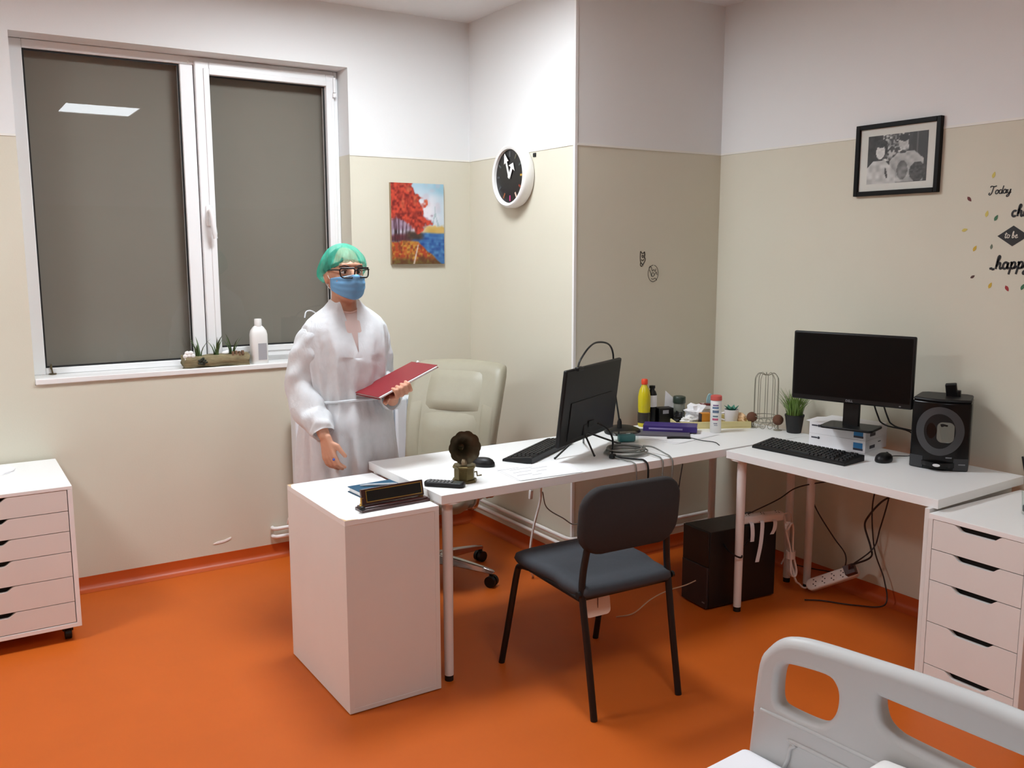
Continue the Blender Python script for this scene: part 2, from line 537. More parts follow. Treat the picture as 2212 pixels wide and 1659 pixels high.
# handle: rose plate and lever hanging down
hx, hz = -1.432, 1.80
MB().bx(hx - 0.016, hx + 0.016, ys - 0.012, ys, hz - 0.075, hz + 0.03).build('handle_plate', PVC, win, world=True, bevel=0.006)
MB().tube(catmull([(hx, ys - 0.010, hz), (hx, ys - 0.045, hz), (hx + 0.002, ys - 0.052, hz - 0.03), (hx + 0.008, ys - 0.05, hz - 0.09), (hx + 0.014, ys - 0.045, hz - 0.135)], 6), [0.011] * 8 + [0.013] * 14 + [0.011] * 3, 10).build('handle', PVC, win, world=True, smooth=60)
h = MB().cyl((SX1 - 0.002, ys - 0.006, 2.43), (SX1 - 0.002, ys - 0.006, 2.505), 0.008, n=10)
h.cyl((SX1 - 0.002, ys - 0.008, 2.405), (SX1 - 0.002, ys - 0.008, 2.425), 0.011, n=10)
h.build('hinge', PVC, win, world=True, smooth=50)
MB().box((-1.492, YF - 0.004, 2.515), (0.008, 0.008, 0.018)).build('catch', WHITE_PL, win, world=True, bevel=0.002)
BRASS_DK = mat('dark_brass', (96, 84, 62), 0.4, metal=0.6)
k = MB().cyl((-2.185, YF - 0.006, SILL_Z), (-2.185, YF - 0.006, SILL_Z + 0.006), 0.016, n=12)
k.tube([(-2.185, YF - 0.006, SILL_Z + 0.004), (-2.187, YF - 0.006, SILL_Z + 0.02), (-2.191, YF - 0.004, SILL_Z + 0.035), (-2.188, YF - 0.004, SILL_Z + 0.05)], [0.004, 0.003, 0.006, 0.002], 8)
k.build('window_stay', BRASS_DK, win, world=True, smooth=60)

# ------------------------------------------------------------------ ceiling lights
for (x, y, power, lab) in LED_PANELS:
    t = thing('ceiling_light', lab, 'light', (x, y, H_CEIL))
    fr = MB()
    for (x0, x1, y0, y1) in ((-.31, -.295, -.31, .31), (.295, .31, -.31, .31), (-.295, .295, -.31, -.295), (-.295, .295, .295, .31)):
        fr.bx(x0, x1, y0, y1, -0.02, 0)
    fr.build('frame', WHITE_METAL, t, smooth=0)
    em = bpy.data.materials.new('led_diffuser'); em.use_nodes = True
    nt = em.node_tree; nt.nodes.remove(nt.nodes['Principled BSDF'])
    e = nt.nodes.new('ShaderNodeEmission'); e.inputs[0].default_value = (0.925, 1.0, 1.06, 1); e.inputs[1].default_value = power
    nt.links.new(e.outputs[0], nt.nodes['Material Output'].inputs[0])
    MB().bx(-.295, .295, -.295, .295, -0.014, -0.004).build('diffuser', em, t, smooth=0)

# ------------------------------------------------------------------ heating
def pipe(lab, z, zl):
    y, x = -0.03, -0.03
    pts = [(-1.215, 0.0, zl), (-1.215, -0.018, zl), (-1.2, y, zl), (-1.1, y, zl), (-0.6, y, z), (-0.08, y, z), (-0.036, y - .012, z), (x, -0.08, z), (x, -0.6, z), (x, -D_COL + 0.02, z), (x + .01, -D_COL - 0.02, z), (0.03, -D_COL - 0.03, z), (0.4, -D_COL - 0.03, z), (W_COL - 0.02, -D_COL - 0.03, z)]
    return tag(MB().tube(pts, 0.0105, 10).build('heating_pipe', WHITE_METAL, smooth=60), lab, 'pipe')
pipe('upper of the two thin white heating pipes along the wall foot', 0.166, 0.157)
pipe('lower of the two thin white heating pipes along the wall foot', 0.124, 0.113)
CLIPW = WHITE_PL
rad = thing('radiator', 'white ribbed radiator under the window behind the person', 'radiator', (-0.72, -0.10, 0.19))
for i in range(10):
    MB().bx(-0.036, 0.036, -0.045, 0.045, 0, 0.62).build('rib', mat('radiator_white', (226, 230, 236), 0.35, var=0.02), rad, bevel=0.014, seg=3).location = (-0.36 + i * 0.08, 0, 0)
MB().tube([(-0.38, 0, 0.05), (0.40, 0, 0.05)], 0.018, 10).build('header_pipe', WHITE_METAL, rad)
MB().tube([(-0.38, 0, 0.57), (0.40, 0, 0.57)], 0.018, 10).build('header_pipe', WHITE_METAL, rad)
for xx in (-0.28, 0.28):
    MB().bx(xx - 0.006, xx + 0.006, 0.0, 0.09, 0.5, 0.52).build('bracket', WHITE_METAL, rad)
    MB().bx(xx - 0.006, xx + 0.006, 0.0, 0.09, 0.08, 0.1).build('bracket', WHITE_METAL, rad)
MB().tube([(-0.38, 0, 0.05), (-0.42, 0, 0.05), (-0.43, 0.02, 0.02), (-0.43, 0.03, 0.0)], 0.010, 8).cyl((-0.41, 0.0, 0.05), (-0.425, 0.0, .05), 0.017).build('valve', WHITE_METAL, rad)
# chipped plaster spot low on the window wall
MB_ = MB().prism(smooth2([(-.045, -.006), (-.02, .004), (.01, .006), (.045, .016), (.04, .006), (.01, -.004), (-.02, -.006)], 3), 0, 0.003, lambda a, b, c: (-1.478 + a, -c, 0.128 + b))
tag(MB_.build('plaster_chip', mat('bare_plaster', (244, 240, 236), 0.9), smooth=0), 'small bare white plaster chip low on the window wall', 'chip')

# ================================================================== FURNITURE
def drawer_front(w, h, notch=True, nw=0.105, nb=0.07, nd=0.019):
    """outline of a drawer front (a along the width, b up) with a cut-out grip in its top edge"""
    if not notch:
        return [(-w / 2, 0), (w / 2, 0), (w / 2, h), (-w / 2, h)]
    pts = [(-w / 2, 0), (w / 2, 0), (w / 2, h), (nw, h)]
    for k in range(1, 6):
        t = k / 6
        pts.append((nw - (nw - nb) * t, h - nd * (3 * t * t - 2 * t ** 3)))
    pts += [(nb, h - nd), (-nb, h - nd)]
    for k in range(5, 0, -1):
        t = k / 6
        pts.append((-nw + (nw - nb) * t, h - nd * (3 * t * t - 2 * t ** 3)))
    pts += [(-nw, h), (-w / 2, h)]
    return pts

# --- white drawer unit on castors against the window wall (left edge of the picture)
du = thing('drawer_unit', 'white six-drawer unit on black castors below the window, cut by the left frame edge', 'drawer unit', (-2.55, -0.31, 0))
W2, DP = 0.335, 0.29
zb, zt = 0.062, 0.645
b = MB()
b.bx(-W2, -W2 + 0.018, -DP, DP, zb, zt).bx(W2 - 0.018, W2, -DP, DP, zb, zt)
b.bx(-W2 + .018, W2 - .018, -DP, DP, zb, zb + 0.018).bx(-W2 + .018, W2 - .018, DP - .012, DP, zb + .018, zt)
b.build('carcass', LAM, du, smooth=0, bevel=0.001)
MB().bx(-W2, W2, -DP, DP, zt, 0.66).build('top', LAM, du, smooth=0, bevel=0.0015)
zs = [0.645, 0.557, 0.472, 0.385, 0.280, 0.172, 0.082]
for i in range(6):
    z1, z0 = zs[i] - 0.0015, zs[i + 1] + 0.0015
    d = MB().prism(drawer_front(2 * W2 - 0.042, z1 - z0), 0, 0.016, lambda a, b_, c: (a, -DP + 0.001 + c, b_ + z0)).build('drawer', LAM_EDGE, du, smooth=0)
    MB().bx(-0.12, 0.12, -DP + 0.03, -DP + 0.034, z1 - 0.03, z1 + 0.001).build('grip_shade_plate', SLOT_SHADE, d, smooth=0)  # added dark plate, paints the shade seen through the cut-out
for sx in (-1, 1):
    for sy in (-1, 1):
        c = MB()
        x, y = sx * (W2 - 0.05), sy * (DP - 0.05)
        c.cyl((x - 0.013, y, 0.024), (x + 0.013, y, 0.024), 0.024, n=14)
        c.bx(x - 0.02, x + 0.02, y - 0.012, y + 0.018, 0.035, zb)
        c.build('castor', BLACK_PL, du, bevel=0.002)
ts = MB()
pts = [(-.055, -.02), (-.03, .03), (.0, .045), (.03, .03), (.05, -.005), (.02, -.04), (-.02, -.05)]
rings = []
for k, (sc, z) in enumerate(((1, 0.6605), (0.95, 0.668), (0.6, 0.676), (0.25, 0.684))):
    rings.append([(-2.44 + a * sc + 0.005 * k, -0.17 + b_ * 1.5 * sc, z + 0.003 * math.sin(9 * a * 30 + k)) for a, b_ in smooth2(pts, 3)])
ts.loft(rings)
tag(ts.build('tissue', PAPER, smooth=50), 'crumpled white tissue lying on the castor drawer unit', 'tissue')

# --- white cabinet seen from its back, in front of the person
BX, BY, BR = -1.5175, -1.7885, 0.007
cb = thing('cabinet', 'plain white cabinet turned backwards at the left end of the long desk', 'cabinet', (BX, BY, 0), BR)
b = MB().bx(0, 0.36, 0, 0.58, 0.682, 0.70).build('top', LAM, cb, smooth=0, bevel=0.001)
MB().bx(0, 0.018, 0.0, 0.58, 0.004, 0.682).build('side_panel', LAM_EDGE, cb, smooth=0, bevel=0.001)
MB().bx(0.342, 0.36, 0.0, 0.58, 0.004, 0.682).build('side_panel', LAM_EDGE, cb, smooth=0, bevel=0.001)
MB().bx(0.018, 0.342, 0.002, 0.012, 0.02, 0.682).build('back_panel', LAM_EDGE, cb, smooth=0)
MB().bx(0.018, 0.342, 0.001, 0.58, 0.004, 0.02).build('base_board', LAM_EDGE, cb, smooth=0)
zs = [0.681, 0.575, 0.465, 0.31, 0.15, 0.021]
for i in range(5):
    z1, z0 = zs[i] - 0.0015, zs[i + 1] + 0.0015
    d = MB().prism(drawer_front(0.32, z1 - z0), 0, 0.016, lambda a, b_, c: (0.18 + a, 0.579 - c, b_ + z0)).build('drawer', LAM_EDGE, cb, smooth=0)
ch = MB().prism([(0, 0), (0.05, 0), (0.035, 0.006), (0.01, 0.009), (0.004, 0.03), (0, 0.045)], 0.7002, 0.7006)
ch.build('worn_corner', CHIP, cb, smooth=0)
MB().prism([(0, 0.58), (0.03, 0.58), (0.012, 0.572), (0.006, 0.55), (0, 0.53)], 0.7002, 0.7006).build('worn_corner', CHIP, cb, smooth=0)

# --- long desk
def leg(parent, x, y, top=0.70):
    l = MB().cyl((x, y, 0.022), (x, y, top), 0.0175, 0.0205, 18).build('leg', WHITE_METAL, parent, smooth=60)
    MB().cyl((x, y, 0.0), (x, y, 0.022), 0.0165, 0.0165, 16).build('foot', RUBBER, l, smooth=60)
    MB().cyl((x, y, top - 0.006), (x, y, top), 0.05, 0.05, 18).build('mounting_plate', WHITE_METAL, l, smooth=60)
D1X, D1Y, D1R, D1D, D1L = -1.1473, -1.7864, 0.007, 0.638, 1.995
d1 = thing('desk', 'long white desk running past the office chair to the corner', 'desk', (D1X, D1Y, 0), D1R)
MB().bx(0, D1L, 0, D1D, 0.70, T).build('tabletop', LAM, d1, smooth=0, bevel=0.0015)
for x, y in ((0.05, 0.05), (0.05, D1D - 0.06), (D1L - 0.06, 0.06), (D1L - 0.06, D1D - 0.06)):
    leg(d1, x, y)
# --- second desk along the right wall
D2R = math.radians(2.5)
d2 = thing('desk', 'shorter white desk along the right wall under the framed picture', 'desk', (0.300, -2.777, 0), D2R)
MB().bx(0, 0.60, 0, 0.978, 0.70, T).build('tabletop', LAM, d2, smooth=0, bevel=0.0015)
for x, y in ((0.05, 0.93), (0.54, 0.93)):
    leg(d2, x, y)
MB().bx(-0.02, 0.55, 0.018, 0.036, 0.0, 0.70).build('support_panel', LAM_EDGE, d2, smooth=0, bevel=0.001)

# --- drawer unit at the right edge
DUX0, DUX1, DUY0, DUY1 = 0.258, 0.838, -3.128, -2.772
ru = thing('drawer_unit', 'white five-drawer unit beside the shorter desk, behind the bed end', 'drawer unit', ((DUX0 + DUX1) / 2, (DUY0 + DUY1) / 2, 0))
hx, hy = (DUX1 - DUX0) / 2, (DUY1 - DUY0) / 2
MB().bx(-hx, hx, -hy, hy, 0.674, 0.692).build('top', LAM, ru, smooth=0, bevel=0.001)
b = MB().bx(-hx, hx, -hy, -hy + 0.016, 0.004, 0.674).bx(-hx, hx, hy - 0.016, hy, 0.004, 0.674).bx(-hx, hx, -hy + .016, hy - .016, 0.004, 0.02).bx(hx - 0.012, hx, -hy + .016, hy - .016, 0.02, 0.674)
b.build('carcass', LAM_EDGE, ru, smooth=0, bevel=0.001)
zs = [0.674, 0.567, 0.455, 0.302, 0.145, 0.021]
for i in range(5):
    z1, z0 = zs[i] - 0.0015, zs[i + 1] + 0.0015
    d = MB().prism(drawer_front(2 * hy - 0.036, z1 - z0, True, 0.085, 0.052), 0, 0.016, lambda a, b_, c: (-hx + 0.001 + c, -a, b_ + z0)).build('drawer', LAM_EDGE, ru, smooth=0)
    MB().bx(-hx + 0.03, -hx + 0.034, -0.1, 0.1, z1 - 0.03, z1 + 0.001).build('grip_shade_plate', SLOT_SHADE, d, smooth=0)  # added dark plate behind the grip, its colour acts as shade

# --- visitor chair (dark grey upholstery, black tube legs), facing the desk
FAB = mat('charcoal_fabric', (58, 62, 68), 0.85, var=0.12, vscale=60, bump=0.2, bscale=700)
FAB2 = mat('charcoal_fabric_back', (44, 42, 43), 0.85, var=0.12, vscale=60, bump=0.2, bscale=700)
vc = thing('chair', 'dark grey upholstered visitor chair with black tube legs in front of the long desk', 'chair', (-0.625, -2.0, 0), math.radians(-2))
seat_out = smooth2([(-.20, -.20), (-.215, 0), (-.225, .17), (-.19, .225), (0, .235), (.19, .225), (.225, .17), (.215, 0), (.20, -.20), (.15, -.225), (0, -.23), (-.15, -.225)], 4)
rings = []
for sc, z in ((0.90, 0.425), (0.97, 0.430), (1.0, 0.445), (0.98, 0.462), (0.92, 0.470), (0.75, 0.473), (0.4, 0.468), (0.05, 0.466)):
    rings.append([(a * sc, b_ * sc, z - (0.012 if b_ < -0.1 else 0) * sc) for a, b_ in seat_out])
MB().loft(rings).build('seat', FAB, vc, smooth=60)
bo = arc_poly(0.43, 0.245, 0.085, 6)
rings = []
for sc, dy in ((0.93, -0.021), (0.985, -0.014), (1.0, 0.0), (0.985, 0.012), (0.93, 0.019), (0.6, 0.020), (0.05, 0.018)):
    rings.append([(a * sc, -0.228 + dy - 0.10 * b_ * sc + 0.28 * (a * sc) ** 2, 0.692 + b_ * sc) for a, b_ in bo])
MB().loft(rings).build('backrest', FAB2, vc, smooth=60)
for sx in (-1, 1):
    # rear leg runs up into the back post
    MB().tube(catmull([(sx * 0.188, -0.280, 0.0), (sx * 0.188, -0.235, 0.25), (sx * 0.19, -0.205, 0.42), (sx * 0.185, -0.20, 0.50), (sx * 0.175, -0.208, 0.585), (sx * 0.17, -0.215, 0.63)], 5), 0.0125, 12).build('leg', BLACK_MET, vc, smooth=60)
    MB().tube(catmull([(sx * 0.226 - 0.012, 0.275, 0.0), (sx * 0.219 - 0.006, 0.235, 0.20), (sx * 0.212, 0.20, 0.385), (sx * 0.207, 0.18, 0.418), (sx * 0.203, 0.12, 0.428)], 5), 0.0125, 12).build('leg', BLACK_MET, vc, smooth=60)
    MB().tube([(sx * 0.203, 0.12, 0.426), (sx * 0.192, -0.20, 0.412)], 0.011, 10).build('seat_rail', BLACK_MET, vc, smooth=60)
    MB().cyl((sx * 0.202, -0.205, 0.432), (sx * 0.212, -0.205, 0.432), 0.012, n=12).build('bolt', BLACK_MET, vc, smooth=60)
MB().tube([(-0.19, -0.19, 0.41), (0.19, -0.19, 0.41)], 0.010, 10).build('crossbar', BLACK_MET, vc, smooth=60)
tg = MB().prism(arc_poly(0.11, 0.075, 0.018, 4), -0.0006, 0.0006, lambda a, b_, c: (-0.085 + a, -0.15 + c + 0.15 * b_, 0.352 + b_)).build('care_tag', mat('tag_paper', (236, 214, 198), 0.8), vc, smooth=0)
MB().box((-0.085, -0.151, 0.352), (0.002, 0.002, 0.06)).build('printed_line', mat('tag_ink', (90, 50, 40), 0.8), tg, smooth=0)

# --- cream office chair
LEA = mat('cream_leather', (166, 160, 140), 0.42, var=0.05, vscale=25, bump=0.15, bscale=260)
OCX, OCY = -0.635, -0.728
OCF = math.atan2(-0.60, -0.80)           # facing direction
oc = thing('office_chair', 'cream leather office chair with chrome base behind the long desk', 'chair', (OCX, OCY, 0), OCF - PI / 2)
# local: facing +y, back at -y
bo = [(-.215, .0), (-.235, .12), (-.25, .3), (-.255, .45), (-.25, .56), (-.22, .592), (-.1, .602), (0, .605), (.1, .602), (.22, .592), (.25, .56), (.255, .45), (.25, .3), (.235, .12), (.215, .0), (.12, -.03), (-.12, -.03)]
bo = smooth2(bo, 3)
LEAN = 0.30
def bp(a, h, dy):
    return (a, -0.20 - LEAN * h + dy + 0.35 * a * a + 0.05 * math.sin(max(0, h) * 5), 0.45 + h * 0.985)
rings = []
for sc, dy in ((0.94, -0.05), (0.985, -0.038), (1.0, -0.012), (0.99, 0.015), (0.95, 0.03), (0.86, 0.036)):
    rings.append([bp(a * sc, 0.28 + (b_ - 0.28) * sc, dy) for a, b_ in bo])
rings.append([bp(a * 0.5, 0.28 + (b_ - 0.28) * 0.5, 0.030) for a, b_ in bo]); rings.append([bp(a * 0.05, 0.28 + (b_ - 0.28) * 0.05, 0.026) for a, b_ in bo])
br = MB().loft(rings).build('backrest', LEA, oc, smooth=60)
# stitched cushions on the backrest: headrest pad, lumbar pad, side bolsters
def pad(x0, x1, h0, h1, bulge, name, nx=10, ny=8):
    m = MB(); top = []
    g = []
    for j in range(ny + 1):
        for i in range(nx + 1):
            u, v = i / nx, j / ny
            a = x0 + (x1 - x0) * u; h = h0 + (h1 - h0) * v
            e = (1 - (2 * u - 1) ** 6) * (1 - (2 * v - 1) ** 6)
            g.append(bp(a, h, 0.028 + bulge * e))
    m.add(g, [(j * (nx + 1) + i, j * (nx + 1) + i + 1, (j + 1) * (nx + 1) + i + 1, (j + 1) * (nx + 1) + i) for j in range(ny) for i in range(nx)])
    return m.build(name, LEA, oc, smooth=60)
pad(-0.155, 0.155, 0.355, 0.565, 0.022, 'headrest_pad')
pad(-0.155, 0.155, 0.03, 0.345, 0.020, 'lumbar_pad')
pad(-0.235, -0.16, 0.06, 0.42, 0.014, 'side_bolster'); pad(0.16, 0.235, 0.06, 0.42, 0.014, 'side_bolster')
se = smooth2([(-.23, -.2), (-.25, 0), (-.25, .17), (-.21, .235), (0, .25), (.21, .235), (.25, .17), (.25, 0), (.23, -.2), (0, -.23)], 4)
rings = []
for sc, z in ((0.86, 0.40), (0.96, 0.41), (1.0, 0.44), (0.99, 0.475), (0.93, 0.497), (0.7, 0.508), (0.3, 0.503), (0.03, 0.502)):
    rings.append([(a * sc, b_ * sc, z - 0.02 * max(0, b_ - 0.15) / 0.1 * (1 if z > 0.45 else 0.5)) for a, b_ in se])
MB().loft(rings).build('seat', LEA, oc, smooth=60)
for sx in (-1, 1):
    MB().tube(catmull([(sx * 0.24, -0.10, 0.41), (sx * 0.285, -0.09, 0.44), (sx * 0.295, -0.06, 0.60), (sx * 0.29, 0.0, 0.645)], 5), 0.013, 10).tube(catmull([(sx * 0.24, 0.12, 0.41), (sx * 0.285, 0.13, 0.44), (sx * 0.295, 0.12, 0.58), (sx * 0.29, 0.08, 0.645)], 5), 0.013, 10).build('arm_support', CHROME, oc, smooth=60)
    MB().box((sx * 0.29, 0.03, 0.66), (0.055, 0.27, 0.03)).build('armrest', BLACK_PL, oc, bevel=0.012, seg=3)
MB().box((0, 0, 0.375), (0.16, 0.2, 0.05)).build('seat_mechanism', BLACK_PL, oc, bevel=0.01)
MB().tube([(0.05, 0.02, 0.37), (0.27, 0.03, 0.362)], 0.006, 8).cyl((0.26, 0.03, 0.362), (0.31, 0.03, 0.36), 0.013, n=10).build('tilt_lever', BLACK_PL, oc)
MB().cyl((0, 0, 0.10), (0, 0, 0.24), 0.027).cyl((0, 0, 0.24), (0, 0, 0.355), 0.015).build('gas_lift', BLACK_MET, oc, smooth=60)
MB().cyl((0, 0, 0.075), (0, 0, 0.13), 0.042, 0.034, 18).build('hub', CHROME, oc, smooth=50)
for k in range(5):
    aw = math.radians(-62 + 4 + 72 * k) - (OCF - PI / 2)
    dx, dy = math.cos(aw), math.sin(aw)
    rr = []
    for r_, w, z0, z1 in ((0.03, 0.026, 0.075, 0.125), (0.15, 0.022, 0.075, 0.112), (0.27, 0.016, 0.068, 0.095), (0.325, 0.013, 0.064, 0.084), (0.335, 0.008, 0.066, 0.078)):
        cx, cy = dx * r_, dy * r_
        rr.append([(cx - dy * w, cy + dx * w, z0), (cx + dy * w, cy - dx * w, z0), (cx + dy * w * .7, cy - dx * w * .7, z1), (cx - dy * w * .7, cy + dx * w * .7, z1)])
    MB().loft(rr).build('base_arm', CHROME, oc, bevel=0.004)
    cx, cy = dx * 0.318, dy * 0.318
    c = MB()
    for s_ in (-1, 1):
        o_ = Vector((-dy, dx, 0)) * (s_ * 0.014)
        c.cyl(Vector((cx, cy, 0.028)) + o_ - Vector((-dy, dx, 0)) * .009, Vector((cx, cy, 0.028)) + o_ + Vector((-dy, dx, 0)) * .009, 0.028, n=16)
    c.cyl((cx, cy, 0.03), (cx, cy, 0.066), 0.012, n=10)
    c.build('castor', BLACK_PL, oc, smooth=50)

# --- hospital bed: grey moulded end panel and white sheet
BEDX, BEDY = -1.263, -3.37
tdir = Vector((0.086, -0.996, 0)).normalized()
bed_rz = math.atan2(tdir.y, tdir.x)
BEDG = mat('bed_grey_plastic', (196, 197, 196), 0.42, var=0.03, vscale=4)
bed = thing('hospital_bed', 'hospital bed with grey moulded end panel and white sheet, bottom right corner', 'bed', (BEDX, BEDY, 0), bed_rz)
# local x runs along the end panel, local y points away from the camera side (world +x)
LW = 0.885
half = [(0.0, 0.36), (0.0, 0.576), (0.009, 0.679), (0.021, 0.764), (0.036, 0.80), (0.063, 0.828), (0.095, 0.843), (0.15, 0.851), (0.25, 0.857), (0.35, 0.863), (0.4425, 0.865)]
out = catmull([(a, b_, 0) for a, b_ in half[1:]], 4)
out = [(0.0, 0.36)] + [(p.x, p.y) for p in out]
out += [(LW - a, b_) for a, b_ in reversed(out[:-1])]
out = list(reversed(out))
h1 = smooth2([(0.078, 0.789), (0.10, 0.7965), (0.17, 0.804), (0.192, 0.793), (0.199, 0.768), (0.193, 0.733), (0.174, 0.708), (0.150, 0.698), (0.085, 0.697), (0.066, 0.705), (0.063, 0.735), (0.067, 0.772)], 4)
h3 = [(LW - a, b_) for a, b_ in h1]
h2 = [(0.284, 0.806), (0.283, 0.785), (0.292, 0.759), (0.312, 0.746), (0.34, 0.742), (LW / 2, 0.738)]
h2 = [(p.x, p.y) for p in catmull([(a, b_, 0) for a, b_ in h2], 4)]
h2 = h2 + [(LW - a, b_) for a, b_ in reversed(h2[:-1])]
MX = Matrix(((1, 0, 0, 0), (0, 0, 1, 0.012), (0, 1, 0, 0), (0, 0, 0, 1)))
curve_panel('end_panel', [out, h1, h2, h3], 0.008, 0.012, BEDG, bed, MX, 4)
# rounded thicker top roll and raised mouldings on the panel
roll = [(p.x, 0.012, p.y) for p in catmull([(0.022, 0.66, 0), (0.033, 0.764, 0), (0.049, 0.796, 0), (0.074, 0.820, 0), (0.105, 0.832, 0), (0.16, 0.839, 0), (0.25, 0.845, 0), (0.35, 0.851, 0), (0.4425, 0.853, 0)], 4)]
roll += [(LW - a, y, z) for a, y, z in reversed(roll[:-1])]
MB().tube(roll, 0.0205, 12).build('top_roll', BEDG, bed, smooth=60)
mould = smooth2([(0.10, 0.40), (0.10, 0.60), (0.115, 0.635), (0.15, 0.642), (LW - 0.15, 0.642), (LW - 0.115, 0.635), (LW - 0.10, 0.60), (LW - 0.10, 0.40)], 4)
MB().tube([(a, -0.008, b_) for a, b_ in mould], 0.0045, 8, closed=True).build('moulding', BEDG, bed, smooth=60)
MB().tube([(0.03, -0.008, 0.678), (0.15, -0.008, 0.681), (LW - 0.15, -0.008, 0.681), (LW - 0.03, -0.008, 0.678)], 0.004, 8).build('moulding', BEDG, bed, smooth=60)
# mattress under a white sheet, extends towards the camera side (local -y)
SHEET = mat('white_sheet', (238, 238, 242), 0.85, var=0.02, bump=0.15, bscale=40)
MB().bx(-0.006, LW + 0.006, -1.93, -0.010, 0.43, 0.586).build('mattress', SHEET, bed, bevel=0.018, seg=3)
MB().bx(0.04, LW - 0.04, -1.9, -0.02, 0.36, 0.425).build('bed_frame', mat('bed_frame_white', (220, 222, 224), 0.4), bed, bevel=0.01)
for (x, y) in ((0.06, -0.06), (LW - 0.06, -0.06), (0.06, -1.85), (LW - 0.06, -1.85)):
    MB().cyl((x, y, 0.12), (x, y, 0.37), 0.022, n=12).build('leg', GREY_PL, bed, smooth=60)
    MB().cyl((x - 0.015, y, 0.06), (x + 0.015, y, 0.06), 0.06, n=18).cyl((x, y, 0.06), (x, y, 0.13), 0.012, n=8).build('castor', BLACK_PL, bed, smooth=50)
b = MB().prism(arc_poly(0.10, 0.12, 0.02, 4), 0, 0.05, lambda a, b_, c: (a, -c, b_))
b.v = [Matrix.Rotation(-0.08, 3, 'Y') @ p for p in b.v]
hb = b.build('handset', WHITE_PL, None, smooth=40, bevel=0.008, seg=3)
hb.location = bed.matrix_basis @ Vector((0.350, -0.016, 0.6475)); hb.rotation_euler = (0, 0, bed_rz)
tag(hb, 'small white plastic handset propped against the grey bed end panel', 'handset')
MB().bx(0.0, 0.006, -0.054, -0.049, 0.045, 0.052).build('button', GREY_PL, hb)

# ================================================================== THINGS ON THE LONG DESK
# --- computer monitor seen from behind
m1 = thing('monitor', 'black monitor on the long desk seen from behind, cable looped over its top', 'monitor', (-0.262, -1.490, T), math.radians(26.8))
Mt = Matrix.Translation((0, 0, 0.958 - T)) @ Matrix.Rotation(0.12, 4, 'X')
def m1b(mb, name, m, **k):
    return mb.xf(Mt).build(name, m, m1, **k)
m1b(MB().bx(-0.27, 0.27, -0.011, 0.008, -0.165, 0.165), 'housing', BLACK_PL, bevel=0.006)
m1b(MB().bx(-0.255, 0.255, 0.0081, 0.0095, -0.145, 0.150), 'screen', SCREEN, smooth=0)
m1b(MB().bx(-0.20, 0.20, -0.0145, -0.0112, -0.145, 0.02), 'rear_cover', BLACK_PL, bevel=0.0015)
m1b(MB().bx(-0.02, 0.03, -0.020, -0.0146, -0.11, -0.085), 'socket', RUBBER)
m1b(MB().box((-0.18, -0.02, 0.167), (0.05, 0.02, 0.016)), 'camera_clip', BLACK_PL, bevel=0.004)
st = MB()
Rinv = Matrix.Rotation(-math.radians(26.8), 3, 'Z')
def w2m1(x, y, z):
    p = Rinv @ (Vector((x, y, 0)) - Vector((-0.262, -1.490, 0))); return (p.x, p.y, z - T)
fork = w2m1(-0.30, -1.50, 0.83)
for q in ((-0.475, -1.535), (-0.305, -1.585), (-0.06, -1.455), (-0.18, -1.34)):
    MB().tube([fork, w2m1(q[0], q[1], T + 0.004)], 0.0042, 8).build('stand_leg', BLACK_MET, m1)
    MB().sphere(w2m1(q[0], q[1], T + 0.005), 0.005, 8, 6).build('rubber_foot', RUBBER, m1)
MB().box((fork[0], fork[1] - 0.002, 0.105), (0.05, 0.022, 0.05)).build('stand_clamp', BLACK_PL, m1, bevel=0.004)
cable('cable', 'black cable arching over the top of the rear-facing monitor', [(-0.395, -1.585, 1.128), (-0.375, -1.575, 1.155), (-0.30, -1.53, 1.195), (-0.21, -1.47, 1.208), (-0.10, -1.41, 1.19), (-0.04, -1.37, 1.14), (-0.02, -1.35, 1.05), (0.03, -1.31, 0.92), (0.075, -1.275, 0.83), (0.09, -1.265, 0.79)], 0.0042, BLACK_PL)
# black round hub the cable ends in
hb = thing('cable_hub', 'flat round black hub behind the rear-facing monitor', 'hub', (0.12, -1.25, T))
MB().lathe([(0.085, 0), (0.088, 0.006), (0.084, 0.02), (0.06, 0.03), (0.0, 0.032)], 28).build('body', BLACK_PL, hb, smooth=50)
MB().lathe([(0.012, 0.03), (0.011, 0.06), (0.006, 0.075), (0.0, 0.076)], 12, (-0.03, -0.015, 0)).build('plug', BLACK_PL, hb)
MB().bx(-0.045, -0.02, -0.084, -0.0825, 0.004, 0.016).build('label_sticker', PAPER, hb)
